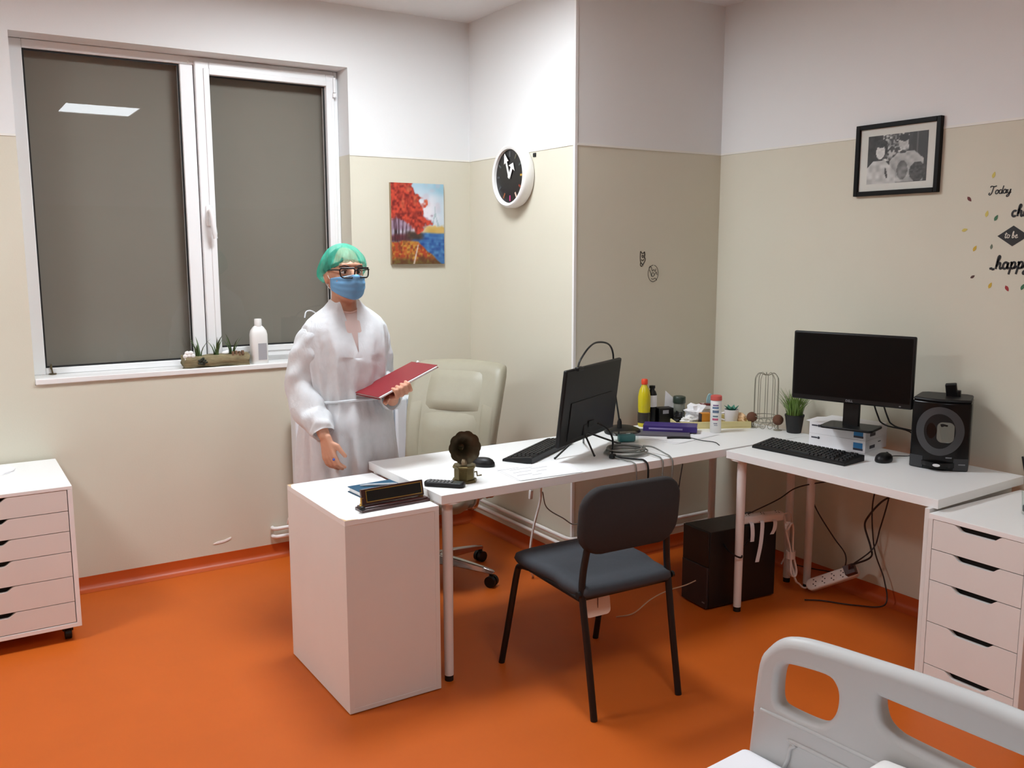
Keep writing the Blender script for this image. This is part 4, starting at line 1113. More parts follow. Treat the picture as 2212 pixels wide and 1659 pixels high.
text_obj('maker_logo', 'DELL', 0.014, mat('logo_grey', (150, 152, 156), 0.4), m2, (0.0, -0.0016, zc - 0.1385), (PI / 2, 0, 0))
MB().bx(0.205, 0.212, -0.0016, -0.0002, zc - 0.142, zc - 0.138).build('power_button', GREY_PL, m2, smooth=0)
for i, (xx, lab) in enumerate(((0.10, 'black cable hanging from the right of the raised monitor to the wall gap'), (0.06, 'black cable hanging close behind the raised monitor stand'))):
    P0 = m2.matrix_basis @ Vector((xx, 0.046, zc - 0.06)); P1 = m2.matrix_basis @ Vector((xx + 0.06, 0.11, -0.04)); P2 = Vector((0.925, P1.y - 0.05, 0.80)); P3 = Vector((0.93, P1.y - 0.03, 0.60))
    cable('cable', lab, [P0, (P0 + P1) / 2 + Vector((0.01, 0, -0.02)), Vector((min(P1.x, 0.92), P1.y, 0.86)), P2, P3], 0.0035, BLACK_PL)

# --- capsule coffee machine
cf = thing('coffee_machine', 'black capsule coffee machine with round water-tank opening', 'coffee machine', (0.800, -2.464, T), math.radians(-64))
# local: x along the front (camera right), -y is the front
fo = []
N = 24
for k in range(N + 1):
    t = k / N
    fo.append((-0.108 + 0.216 * t, -0.085 - 0.030 * math.sin(PI * t)))
fo += [(0.100, 0.07), (0.075, 0.09), (-0.075, 0.09), (-0.100, 0.07)]
HC = 0.274
MB().prism(fo, 0, HC).build('body', BLACK_GLOSS, cf, bevel=0.006, smooth=40)
MB().prism([(a * 0.99, b * 0.99) for a, b in fo], HC, HC + 0.012).build('top_cover', BLACK_PL, cf, bevel=0.006, smooth=40)
def onfront(a, dz, off):
    t = (a + 0.108) / 0.216
    return (a, -0.085 - 0.030 * math.sin(PI * max(0, min(1, t))) - off, dz)
DGREY = mat('dark_grey_ring', (62, 64, 67), 0.35)
ring_o, ring_i = [], []
m = MB(); vs = []
for k in range(48):
    a = 2 * PI * k / 48
    vs.append(onfront(0.088 * math.cos(a), 0.158 + 0.098 * math.sin(a), 0.0015)); vs.append(onfront(0.058 * math.cos(a) + 0.0, 0.158 + 0.070 * math.sin(a), 0.0015))
m.add(vs, [(2 * k, 2 * ((k + 1) % 48), 2 * ((k + 1) % 48) + 1, 2 * k + 1) for k in range(48)])
m.build('front_ring', DGREY, cf, smooth=60)
m = MB(); n_ = 40
vs = [onfront(0.0, 0.158, 0.0012)] + [onfront(0.058 * math.cos(2 * PI * k / n_), 0.158 + 0.070 * math.sin(2 * PI * k / n_), 0.0012) for k in range(n_)]
m.add(vs, [(0, 1 + k, 1 + (k + 1) % n_) for k in range(n_)])
m.build('cup_recess', BLACK_PL, cf, smooth=60)
wp = arc_poly(0.062, 0.082, 0.02, 5, 0.022, 0.155)
m = MB(); m.add([onfront(a, b, 0.0022) for a, b in wp], [tuple(range(len(wp)))])
m.build('see_through_window', mat('smoky_window', (112, 112, 104), 0.25), cf, smooth=0)
m = MB(); vs = []
for k in range(17):
    a = -0.06 + 0.12 * k / 16
    vs += [onfront(a, 0.035, 0.0), onfront(a, 0.035, 0.03 * math.cos((a / 0.06) * PI / 2) + 0.002), onfront(a, 0.018, 0.03 * math.cos((a / 0.06) * PI / 2) + 0.002), onfront(a, 0.012, 0.0)]
m.add(vs, [(4 * k + j, 4 * k + 4 + j, 4 * k + 5 + j, 4 * k + 1 + j) for k in range(16) for j in range(3)])
m.build('drip_tray', BLACK_GLOSS, cf, smooth=60)
m = MB(); m.add([onfront(0.0 + 0.014 * math.cos(2 * PI * k / 20), 0.027 + 0.006 * math.sin(2 * PI * k / 20), 0.0335) for k in range(20)], [tuple(range(20))])
m.build('chrome_badge', mat('bright_badge', (230, 230, 232), 0.25, metal=0.4), cf, smooth=0)
for x0, x1 in ((-0.107, -0.056), (0.056, 0.107)):
    m = MB(); vs = []
    for k in range(9):
        a = x0 + (x1 - x0) * k / 8
        vs += [onfront(a, 0.004, 0.0016), onfront(a, 0.052, 0.0016)]
    m.add(vs, [(2 * k, 2 * k + 2, 2 * k + 3, 2 * k + 1) for k in range(8)])
    m.build('foot_panel', mat('foot_grey', (44, 46, 50), 0.4), cf, smooth=60)
for (x0, x1, z0, z1) in ((0.074, 0.098, 0.026, 0.031), (0.028, 0.050, 0.052, 0.057)):
    m = MB(); m.add([onfront(x0, z0, 0.0028), onfront(x1, z0, 0.0028), onfront(x1, z1, 0.0028), onfront(x0, z1, 0.0028)], [(0, 1, 2, 3)])
    m.build('badge_print', mat('badge_grey', (120, 122, 126), 0.4), cf, smooth=0)
MB().box((0.022, 0.0, HC + 0.035), (0.042, 0.020, 0.060), M=Matrix.Rotation(0.25, 3, 'X') @ Matrix.Rotation(-0.12, 3, 'Y')).build('lever', BLACK_PL, cf, bevel=0.004)
MB().box((0.035, 0.018, HC + 0.022), (0.04, 0.03, 0.026)).build('lever_hinge', BLACK_PL, cf, bevel=0.004)

# --- things at the right frame edge
gl = thing('glass_tumbler', 'small clear glass on the five-drawer unit at the right frame edge', 'glass', (0.535, -2.975, 0.692))
MB().lathe([(0.026, 0), (0.029, 0.002), (0.033, 0.08), (0.031, 0.08), (0.027, 0.012), (0, 0.010)], 24).build('vessel', CLEAR, gl, smooth=45)
MB().lathe([(0.0265, 0.0125), (0.0268, 0.03), (0, 0.030)], 20).build('grey_filling', mat('grey_beads', (70, 78, 80), 0.5), gl, smooth=45)
o = MB().tube([(0.922, -2.742, T + 0.003), (0.9505, -2.712, T + 0.062)], [0.003, 0.0042], 8).build('pen', BLACK_PL)
tag(o, 'black pen leaning against the right wall at the end of the shorter desk', 'pen')

# ================================================================== UNDER THE DESKS
pc = thing('computer_tower', 'black computer tower on the floor under the desk corner', 'computer', (0.189, -1.775, 0), math.radians(-4.5))
MB().bx(0.012, 0.405, 0, 0.178, 0.008, 0.362).build('case', mat('tower_black', (15, 15, 16), 0.45), pc, bevel=0.003)
MB().bx(0, 0.0118, 0.001, 0.177, 0.008, 0.20).build('lower_front_panel', mat('tower_front', (34, 32, 36), 0.4), pc, bevel=0.003)
MB().bx(0.002, 0.0118, 0.001, 0.177, 0.2005, 0.361).build('upper_front_panel', MATS['tower_black'], pc, bevel=0.003)
MB().bx(-0.0006, 0.0, 0.012, 0.030, 0.03, 0.036).build('badge', GREY_PL, pc, smooth=0)
for x in (0.05, 0.36):
    for y in (0.03, 0.15):
        MB().cyl((x, y, 0), (x, y, 0.0085), 0.012, n=10).build('foot', RUBBER, pc)
SOCK = mat('socket_hole', (70, 60, 56), 0.6)
def power_strip(label, M, n, L, group=None):
    t = thing('power_strip', label, 'power strip', M.translation)
    t.rotation_euler = M.to_euler()
    MB().prism(arc_poly(L, 0.056, 0.026, 6), 0, 0.036).build('body', mat('strip_white', (238, 228, 220), 0.4), t, bevel=0.006, smooth=40)
    for i in range(n):
        x = -L / 2 + 0.045 + i * (L - 0.075) / max(1, n - 1) if n > 1 else 0
        s = MB().lathe([(0.0195, 0.0362), (0.0195, 0.0375), (0.0165, 0.0375), (0.016, 0.0366), (0.0, 0.0366)], 20, (x, 0, 0)).build('socket', MATS['strip_white'], t, smooth=40)
        for d in (-1, 1):
            MB().cyl((x + d * 0.0075, d * 0.004, 0.0367), (x + d * 0.0075, d * 0.004, 0.0375), 0.0032, n=10).build('pin_hole', SOCK, s)
        MB().box((x, 0.0145, 0.0375), (0.006, 0.004, 0.002)).box((x, -0.0145, 0.0375), (0.006, 0.004, 0.002)).build('earth_clip', SOCK, s, smooth=0)
    return t
# strip lying on top of the tower
Ms = Matrix.Translation((0.520, -1.775, 0.3635)) @ Matrix.Rotation(math.radians(-14), 4, 'Z')
ps1 = power_strip('white power strip lying on top of the computer tower', Ms, 3, 0.235)
for i, (x, y0, ln, sw) in enumerate(((-0.075, -0.03, 0.075, 0.0), (-0.020, -0.03, 0.175, -0.025), (0.048, -0.03, 0.05, -0.02))):
    w = 0.010
    pts = [(x, y0 + 0.004, 0.012), (x, y0 - 0.014, 0.005), (x + sw * 0.4, y0 - 0.022, -ln * 0.5), (x + sw, y0 - 0.020, -ln)]
    r = []
    for p in catmull(pts, 4):
        r.append([(p.x - w, p.y - 0.0006, p.z), (p.x + w, p.y - 0.0006, p.z), (p.x + w, p.y + 0.0006, p.z), (p.x - w, p.y + 0.0006, p.z)])
    MB().loft(r).build('paper_strap', PAPER, ps1, smooth=50)
# second strip hanging tilted by the wall
A, B = Vector((0.775, -1.875, 0.030)), Vector((0.872, -2.045, 0.135))
xd = (B - A).normalized()
nd = Vector((-0.70, -0.52, 0.62)); nd = (nd - xd * nd.dot(xd)).normalized()      # sockets look up into the room
yd = nd.cross(xd)
Mr = Matrix(((xd.x, yd.x, nd.x, 0), (xd.y, yd.y, nd.y, 0), (xd.z, yd.z, nd.z, 0), (0, 0, 0, 1)))
Ms = Matrix.Translation((A + B) / 2) @ Mr
ps2 = power_strip('white power strip with a dark plug, hanging tilted near the floor by the right wall', Ms, 5, 0.255)
pl = MB().bx(0.075, 0.125, -0.022, 0.022, 0.0378, 0.075).tube([(0.10, 0, 0.07), (0.115, 0.01, 0.10)], 0.006, 8)
pl.build('brown_plug', mat('brown_plug', (74, 40, 34), 0.5), ps2, bevel=0.006)
# bundled white lead
WC = mat('white_cable', (230, 216, 206), 0.5, var=0.03)
lead = [Vector((0.628, -1.818, 0.385))]
T0, B0 = Vector((0.628, -1.848, 0.330)), Vector((0.652, -1.858, 0.118))
for i in range(5):
    o_ = (i - 2) * 0.007
    lead += [T0 + Vector((-0.022 + o_ * .6, o_, 0.004 * i)), T0 + Vector((0.0, o_, 0.026)), T0 + Vector((0.022 + o_ * .6, o_, 0.0)), (T0 + B0) / 2 + Vector((0.008 + o_ * .5, o_, 0)), B0 + Vector((0.020 + o_ * .5, o_, 0.01)), B0 + Vector((0, o_, -0.018)), B0 + Vector((-0.018 + o_ * .5, o_, 0.01)), (T0 + B0) / 2 + Vector((-0.008 + o_ * .5, o_, 0))]
lead += [B0 + Vector((0.01, -0.01, -0.03)), Vector((0.715, -1.85, 0.045)), Vector((0.745, -1.86, 0.022)), A + Vector((0.0, 0.0, 0.012))]
bu = thing('cable_bundle', 'folded bundle of white lead hanging between the two power strips', 'cable', (0.675, -1.84, 0.1))
MB().tube(catmull(lead, 6), 0.0048, 6).build('lead', WC, bu, smooth=60, world=True)
mid = (T0 + B0) / 2 + Vector((0.002, 0, -0.02))
MB().tube([mid + Vector((0, 0, 0.018)), mid + Vector((0, 0, -0.018))], 0.022, 12).build('wrap', WC, bu, smooth=60, world=True)
cable('cable', 'white cable looping from the tower-top strip towards the wall', [(0.640, -1.80, 0.385), (0.69, -1.80, 0.38), (0.715, -1.79, 0.32), (0.71, -1.78, 0.20), (0.69, -1.76, 0.12)], 0.0035, WC)
PLUG = Ms @ Vector((0.112, 0.008, 0.095))
BRN = mat('dark_brown_cable', (40, 22, 18), 0.5)
for lab, pts in (
    ('dark cable running from the tower strip up towards the raised monitor', [(0.45, -1.76, 0.405), (0.60, -1.80, 0.46), (0.74, -1.80, 0.50), (0.86, -1.92, 0.54), (0.90, -2.10, 0.575), (0.925, -2.16, 0.64)]),
    ('dark cable sagging just below the shorter desk top', [(0.80, -1.86, 0.55), (0.86, -1.95, 0.545), (0.90, -2.08, 0.565), (0.92, -2.14, 0.68)]),
    ('dark cable hanging in a loop right of the desk leg', [(0.80, -1.80, 0.50), (0.84, -1.83, 0.38), (0.88, -1.90, 0.26), (0.905, -1.955, 0.18), (0.90, -1.94, 0.10), (0.86, -1.85, 0.085), (0.80, -1.72, 0.09)]),
    ('thick dark cable kinked above the hanging power strip', [(0.915, -2.20, 0.64), (0.915, -2.20, 0.55), (0.90, -2.13, 0.48), (0.90, -2.07, 0.40), (0.905, -2.05, 0.345), (0.90, -2.09, 0.26), (0.872, -2.11, 0.22), PLUG]),
    ('dark cable running straight down to the plug of the hanging strip', [(0.92, -2.165, 0.66), (0.915, -2.16, 0.52), (0.905, -2.13, 0.36), (0.89, -2.11, 0.26), PLUG + Vector((0.006, -0.004, 0.0))]),
    ('thin dark cable curling on the floor below the hanging strip', [(0.915, -2.11, 0.62), (0.91, -2.08, 0.45), (0.915, -2.10, 0.25), (0.915, -2.16, 0.12), (0.885, -2.19, 0.02), (0.80, -2.10, 0.006), (0.72, -1.98, 0.005), (0.66, -1.93, 0.005)])):
    cable('cable', lab, pts, 0.0045 if 'thick' in lab else 0.0032, BRN)
cable('cable', 'black cable strapped around the front leg of the shorter desk', [(0.42, -1.805, 0.30), (0.34, -1.83, 0.275), (0.30, -1.872, 0.26), (0.268, -1.868, 0.27), (0.26, -1.83, 0.285), (0.27, -1.80, 0.295), (0.275, -1.785, 0.30)], 0.004, BLACK_PL)
cable('cable', 'thin pale cable trailing from the tower towards the visitor chair', [(0.20, -1.70, 0.12), (0.15, -1.68, 0.10), (0.06, -1.66, 0.085), (-0.03, -1.65, 0.06), (-0.12, -1.64, 0.012), (-0.2, -1.62, 0.006)], 0.003, mat('pale_cable', (196, 160, 130), 0.5))
cable('cable', 'dark thin cable hanging by the column under the long desk', [(0.72, -1.06, 0.69), (0.71, -1.05, 0.5), (0.68, -1.055, 0.36), (0.66, -1.06, 0.22), (0.62, -1.07, 0.17)], 0.003, BRN)
# white and grey leads hanging below the long desk by the clock wall
cable('cable', 'white lead hanging from the long desk to the floor by the clock wall', [(-0.25, -1.12, 0.70), (-0.245, -1.09, 0.55), (-0.225, -1.06, 0.42), (-0.25, -1.04, 0.28), (-0.265, -1.03, 0.15), (-0.25, -1.02, 0.04), (-0.23, -1.0, 0.007)], 0.0065, WHITE_PL)
cable('cable', 'grey lead looped up under the long desk by the clock wall', [(-0.30, -1.12, 0.70), (-0.295, -1.10, 0.60), (-0.28, -1.08, 0.50), (-0.255, -1.08, 0.52), (-0.235, -1.11, 0.69)], 0.0055, GREYC)
cable('cable', 'thin grey lead running low along the clock wall to the column', [(-0.22, -1.07, 0.45), (-0.18, -1.05, 0.36), (-0.08, -1.05, 0.29), (-0.02, -1.05, 0.25), (0.06, -1.045, 0.25), (0.2, -1.045, 0.25)], 0.003, GREYC)
o = MB().bx(-0.012, 0.012, -0.006, 0.006, -0.022, 0.022).build('cable_connector', WHITE_PL, bevel=0.003); o.location = (-0.305, -1.095, 0.455); o.rotation_euler = (0, 0.15, 0.4)
tag(o, 'small white connector hanging on a lead below the long desk', 'connector')
cable('cable', 'short grey lead holding the small white connector', [(-0.32, -1.12, 0.70), (-0.312, -1.10, 0.60), (-0.305, -1.095, 0.477)], 0.004, GREYC)

# ================================================================== ON THE WINDOW SILL
LOG = mat('weathered_log', (142, 130, 98), 0.85, var=0.55, vscale=12, stretch=(2, 10, 10), bump=0.8, bscale=60)
lp = thing('log_planter', 'hollowed log planter with grass tufts on the window sill', 'planter', (-1.456, 0.036, SILL_Z), math.radians(-1))
rnd = random.Random(12)
rings = []
for i in range(15):
    x = -0.158 + 0.316 * i / 14
    rr = 0.040 + 0.004 * math.sin(i * 1.3) + (0.004 if i in (0, 1, 13, 14) else 0)
    ring = []
    for k in range(20):
        a = 2 * PI * k / 20
        r2 = rr * (1 + 0.06 * math.sin(3 * a + i * .6) + 0.05 * math.sin(7 * a + i * 0.3))
        z = 0.036 + r2 * math.sin(a)
        if z > 0.062: z = 0.062 - 0.012 * (1 - abs(math.cos(a))) * (1 if 1 < i < 13 else 0)
        ring.append((x + 0.006 * math.sin(5 * a), r2 * math.cos(a), max(0.0, z)))
    rings.append(ring)
MB().loft(rings).build('log', LOG, lp, smooth=60)
PLG = mat('aloe_green', (70, 92, 48), 0.6, var=0.4, vscale=20)
for j, (x, n, h) in enumerate(((-0.082, 13, 0.11), (0.003, 13, 0.115), (0.082, 13, 0.125))):
    g = grass_tuft(random.Random(20 + j), n, 0.014, 0.06, h, 0.55, 0.0055); g.xf(Matrix.Translation((x, 0.0, 0.052)))
    g.build('grass_tuft', PLG, lp, smooth=0)
fl = MB()
for k in range(6):
    a = k * PI / 3
    fl.sphere((-0.135 + 0.016 * math.cos(a), -0.036, 0.062 + 0.016 * math.sin(a)), (0.014, 0.007, 0.012), 10, 8)
fl.sphere((-0.135, -0.040, 0.062), 0.009, 10, 8)
fl.build('white_flower', WHITE_PL, lp, smooth=60)
fl = MB().sphere((0.045, -0.012, 0.066), (0.018, 0.010, 0.009), 12, 8).sphere((0.055, -0.008, 0.070), (0.010, 0.008, 0.009), 10, 8)
fl.build('white_pebble', WHITE_PL, lp, smooth=60)
pcn = MB()
for k in range(14):
    a = k * 2.4; r_ = 0.006 + 0.001 * k
    pcn.sphere((-0.075 + r_ * math.cos(a), -0.043 - 0.003 * math.cos(k), 0.032 + r_ * math.sin(a)), (0.007, 0.006, 0.005), 8, 6)
pcn.build('moss_knot', mat('dark_moss', (52, 54, 44), 0.9, var=0.4, vscale=60), lp, smooth=60)
bk = MB()
for k in range(4):
    bk.box((0.098 + 0.016 * k - 0.02, -0.034, 0.062 + 0.003 * (k % 2)), (0.012, 0.012, 0.022), 0.1 * k)
bk.build('bark_chip', mat('bark_chip', (120, 92, 70), 0.9, var=0.4, vscale=40), lp, bevel=0.002)
sb = thing('sanitizer_bottle', 'white plastic bottle with grey label on the window sill', 'bottle', (-1.236, 0.034, SILL_Z))
o_ = arc_poly(0.088, 0.058, 0.022, 4)
rings = []
for sc, z in ((0.94, 0), (1.0, 0.004), (1.0, 0.125), (0.99, 0.15), (0.9, 0.168), (0.62, 0.186), (0.42, 0.194)):
    rings.append([(a * sc, b * sc, z) for a, b in o_])
MB().loft(rings).build('body', WHITE_PL, sb, smooth=50)
MB().lathe([(0.018, 0.190), (0.0185, 0.192), (0.0185, 0.226), (0.017, 0.229), (0, 0.229)], 20).build('cap', WHITE_PL, sb, smooth=45)
MB().bx(-0.012, 0.032, -0.0298, -0.0291, 0.02, 0.105).build('label_panel', mat('grey_label', (168, 168, 172), 0.6), sb, smooth=0)

# ================================================================== ON THE WALLS
# --- clock
ck = thing('wall_clock', 'round wall clock with black dial and white arrow hands', 'clock', (0.0, -0.513, 1.985))
Mc = Matrix(((0, 0, -1, 0), (-1, 0, 0, 0), (0, 1, 0, 0), (0, 0, 0, 1)))   # local (right, up, out) -> world for a wall facing -x
def ckb(mb, name, m, **k):
    return mb.xf(Mc).build(name, m, ck, **k)
ckb(MB().lathe([(0.135, 0.0), (0.155, 0.004), (0.162, 0.02), (0.162, 0.055), (0.158, 0.066), (0.150, 0.070), (0.138, 0.066), (0.136, 0.052)], 56, caps=False), 'rim', WHITE_PL, smooth=45)
ckb(MB().lathe([(0.0, 0.0485), (0.137, 0.0485), (0.137, 0.0515), (0.0, 0.0515)], 48), 'dial', mat('clock_black', (14, 12, 13), 0.35), smooth=45)
cols = [(90, 90, 92), (90, 88, 70), (80, 90, 84), (190, 150, 60), (140, 60, 40), (214, 190, 170), (196, 60, 120), (150, 90, 50), (60, 66, 70), (70, 76, 80), (80, 84, 84), (90, 90, 94)]
for k in range(12):
    a = PI / 2 - k * PI / 6
    c_ = (0.112 * math.cos(a), 0.112 * math.sin(a), 0.0525)
    ckb(MB().box(c_, (0.010, 0.028, 0.001), a - PI / 2), 'hour_mark', mat('mark_%d' % k, cols[k], 0.5), smooth=0)
def arrow(ang, l, w, name, z):
    a = ang; d = Vector((math.sin(a), math.cos(a), 0)); s = Vector((d.y, -d.x, 0))
    pts = [-s * w - d * 0.012, -s * w + d * (l * 0.62), -s * w * 3.2 + d * (l * 0.60), d * l, s * w * 3.2 + d * (l * 0.60), s * w + d * (l * 0.62), s * w - d * 0.012]
    return ckb(MB().prism([(p.x, p.y) for p in pts], z, z + 0.0015), name, WHITE_PL, smooth=0)
arrow(math.radians(-20), 0.125, 0.007, 'minute_hand', 0.058)
arrow(math.radians(29), 0.075, 0.010, 'hour_hand', 0.0555)
ckb(MB().cyl((0, 0, 0.0515), (0, 0, 0.061), 0.008, n=14), 'hub', WHITE_PL)
hk = MB().bx(-0.006, 0.0, -0.012, 0.012, -0.01, 0.01)
o = hk.build('wall_hook', BLACK_PL, bevel=0.002); o.location = (0.0, -0.668, 2.082)
tag(o, 'small dark wall hook at the upper right of the clock', 'hook')
# --- canvas painting
def painted_grid(name, w, h, nx, ny, fn, m, parent, place):
    me = bpy.data.meshes.new(name)
    vs = [place((i / nx - 0.5) * w, (j / ny) * h) for j in range(ny + 1) for i in range(nx + 1)]
    fs = [(j * (nx + 1) + i, j * (nx + 1) + i + 1, (j + 1) * (nx + 1) + i + 1, (j + 1) * (nx + 1) + i) for j in range(ny) for i in range(nx)]
    me.from_pydata(vs, [], fs); me.update()
    ca = me.color_attributes.new('Col', 'FLOAT_COLOR', 'CORNER')
    buf = np.ones((len(fs) * 4, 4), dtype=np.float32); q = 0
    for j in range(ny):
        for i in range(nx):
            for (a, b) in ((0, 0), (1, 0), (1, 1), (0, 1)):
                c = lin([max(0, min(255, x)) for x in fn((i + a) / nx, (j + b) / ny)])
                buf[q, :3] = c; q += 1
    ca.data.foreach_set('color', buf.ravel())
    o = bpy.data.objects.new(name, me); COL.objects.link(o); me.materials.append(m); o.parent = parent
    return o
rp = np.random.RandomState(3)
NZ = rp.rand(40, 40)
def nz(x, y):
    x = x % 39; y = y % 39
    i, j = int(x), int(y); fx, fy = x - i, y - j
    fx = fx * fx * (3 - 2 * fx); fy = fy * fy * (3 - 2 * fy)
    return (NZ[i, j] * (1 - fx) + NZ[i + 1, j] * fx) * (1 - fy) + (NZ[i, j + 1] * (1 - fx) + NZ[i + 1, j + 1] * fx) * fy
def mixc(a, b, t):
    t = max(0.0, min(1.0, t)); return tuple(x * (1 - t) + y * t for x, y in zip(a, b))
def sst(a, b, x):
    t = max(0.0, min(1.0, (x - a) / (b - a))); return t * t * (3 - 2 * t)
def paint(u, v):
    """autumn riverside: red trees, pale sky, slim tower, blue water, path"""
    n1, n2, n3 = nz(u * 9, v * 12), nz(u * 22 + 7, v * 28 + 3), nz(u * 34 + 11, v * 40 + 17)
    c = mixc((226, 222, 228), (146, 188, 206), sst(0.72, 1.0, v) * 0.8 + 0.3 * (n1 - 0.5) + 0.4 * sst(0.7, 1.0, u))
    c = mixc(c, (208, 180, 190), 0.35 * sst(0.55, 0.8, n1) * sst(0.55, 0.75, v))
    tx = 0.83                                            # distant lattice tower
    if 0.455 < v < 0.72:
        hw = 0.010 + 0.085 * max(0, (0.66 - v) / 0.2) ** 1.6
        d = abs(u - tx)
        if d < hw and (v > 0.58 or d > hw * 0.45): c = mixc(c, (148, 174, 176), 0.6)
    c = mixc(c, mixc((186, 150, 66), (216, 184, 120), n1), sst(0.49, 0.46, v + 0.03 * (n2 - .5)) * sst(0.45, 0.75, u))
    c = mixc(c, mixc((24, 66, 134), (92, 148, 192), n2 * 0.8 + 0.3 * (nz(u * 6, v * 60) - 0.4)), sst(0.40, 0.37, v + 0.02 * (n1 - 0.5)))
    # lavender gaps between the trunks, then the trunks
    c = mixc(c, mixc((150, 140, 158), (196, 188, 200), n2), sst(0.42, 0.34, u) * sst(0.27, 0.34, v) * sst(0.66, 0.58, v))
    for k, tu in enumerate((0.05, 0.10, 0.155, 0.22, 0.27, 0.33)):
        w = 0.020 - 0.002 * k
        cu_ = tu + 0.02 * math.sin(v * 6 + k)
        c = mixc(c, (44, 26, 30), 0.92 * sst(w, w * 0.5, abs(u - cu_)) * sst(0.24 + .01 * k, 0.28 + 0.01 * k, v) * sst(0.66, 0.58, v))
    c = mixc(c, mixc((96, 26, 34), (60, 26, 36), n2), sst(0.45, 0.30, u) * sst(0.27, 0.30, v) * sst(0.41, 0.35, v + 0.06 * (n1 - .5)) * 0.85)
    c = mixc(c, mixc((48, 40, 40), (84, 60, 40), n2), sst(0.20, 0.36, u) * sst(0.66, 0.52, u) * sst(0.28, 0.33, v) * sst(0.43, 0.38, v + 0.05 * (u - 0.4)))
    # bank with leaves, darker foreground
    bank = 0.31 - 0.05 * abs(u - 0.35) - max(0, u - 0.50) * 0.62 + 0.03 * (n1 - 0.5)
    bk = sst(bank, bank - 0.035, v)
    leaf = mixc((168, 60, 28), (190, 140, 56), sst(0.3, 0.8, n3 * 0.6 + n1 * 0.45))
    leaf = mixc(leaf, (70, 70, 34), 0.7 * sst(0.12, 0.03, v + 0.08 * (n1 - 0.5)))
    leaf = mixc(leaf, (86, 34, 22), 0.45 * sst(0.55, 0.75, n2))
    c = mixc(c, leaf, bk)
    px = 0.41 + 0.36 * v
    c = mixc(c, (214, 194, 184), 0.85 * sst(0.016 + 0.03 * (0.27 - v), 0.006, abs(u - px)) * sst(0.28, 0.22, v))
    # red crown of the trees
    edge = 0.42 + 0.14 * math.sin(v * 5.2 - 1.9) + 0.20 * (n1 - 0.5) + 0.14 * (n2 - 0.5) + 0.14 * math.exp(-((v - 0.5) / 0.14) ** 2)
    low = 0.585 - 0.30 * max(0, u - 0.12) / 0.5 + 0.08 * (n1 - .5) + 0.05 * (n3 - .5)
    al = sst(edge + 0.03, edge - 0.03, u) * sst(low - 0.02, low + 0.03, v)
    red = mixc((112, 28, 24), (204, 72, 50), sst(0.15, 0.85, n2 * 0.55 + n3 * 0.5))
    red = mixc(red, (206, 122, 84), 0.5 * sst(0.66, 0.85, n1) * sst(0.6, 0.8, v))
    c = mixc(c, (132, 92, 116), 0.5 * sst(edge + 0.09, edge + 0.02, u) * sst(0.40, 0.45, v) * sst(0.66, 0.6, v))
    return mixc(c, red, al)
pt = thing('canvas_painting', 'canvas painting of red autumn trees beside blue water', 'painting', (-0.341, -0.0005, 1.530))
cw, chh, cth = 0.322, 0.438, 0.020
MB().bx(-cw / 2, cw / 2, -cth, 0, 0, chh).build('stretched_canvas', mat('canvas_edge', (150, 128, 100), 0.8), pt, smooth=0)
painted_grid('painted_face', cw, chh, 70, 95, paint, mat_vcol('painting_colours', 0.45), pt, lambda a, b: (a, -cth - 0.0006, b))
# --- framed black and white photograph
fp = thing('framed_picture', 'black framed black-and-white picture of two people on the right wall', 'picture', (W_COL - 0.0005, -2.074, 1.843))
fw, fh = 0.412, 0.310
def fbox(m, y0, y1, z0, z1, d0, d1):
    return m.bx(-d1, -d0, y0, y1, z0, z1)
m = MB(); e = 0.020
fbox(m, -fw / 2, -fw / 2 + e, 0, fh, 0, 0.022); fbox(m, fw / 2 - e, fw / 2, 0, fh, 0, 0.022); fbox(m, -fw / 2 + e, fw / 2 - e, 0, e, 0, 0.022); fbox(m, -fw / 2 + e, fw / 2 - e, fh - e, fh, 0, 0.022)
m.build('frame', mat('frame_black', (8, 8, 8), 0.5, spec=0.2), fp, bevel=0.002)
MB().bx(-0.010, -0.004, -fw / 2 + e, fw / 2 - e, e, fh - e).build('mount', mat('passepartout', (216, 216, 208), 0.8), fp, smooth=0)
def bw(u, v):
    n1, n2 = nz(u * 16 + 3, v * 14 + 5), nz(u * 34, v * 30)
    g = 40 + 30 * n1
    if 0.25 < u < 0.7 and v > 0.45: g = 60 + 150 * (1 if n2 > 0.5 else 0) * n1 + 40 * n2
    if u > 0.75 and v > 0.5: g = 50 + 40 * (1 if abs(u - 0.83) < 0.012 else 0)
    def el(cx, cy, rx, ry): return ((u - cx) / rx) ** 2 + ((v - cy) / ry) ** 2
    # man: torso, head
    if v < 0.62 - 1.1 * max(0, abs(u - 0.66) - 0.13) and v > 0.0 and abs(u - 0.66) < 0.28: g = 200 - 60 * n1 - (60 if el(0.60, 0.25, 0.09, 0.2) < 1 else 0)
    if el(0.605, 0.80, 0.075, 0.15) < 1: g = 205 - 40 * n2
    if el(0.615, 0.905, 0.085, 0.075) < 1: g = 46
    if el(0.60, 0.615, 0.06, 0.025) < 1: g = 60
    if el(0.85, 0.20, 0.13, 0.2) < 1: g = 44 + 46 * n2
    # woman
    if v < 0.47 - 1.3 * max(0, abs(u - 0.2) - 0.10) and abs(u - 0.2) < 0.3: g = 215 - 50 * n1
    if el(0.22, 0.66, 0.075, 0.15) < 1: g = 225 - 30 * n2
    if el(0.23, 0.83, 0.10, 0.085) < 1 or (el(0.23, 0.72, 0.115, 0.17) < 1 and el(0.215, 0.64, 0.085, 0.17) > 1 and v > 0.6): g = 40 + 30 * n2
    if 0.30 < u < 0.36 and 0.1 < v < 0.32 and abs(u - 0.33 + (v - 0.2) * .2) < 0.018: g = 70
    return (g, g, g * 0.98)
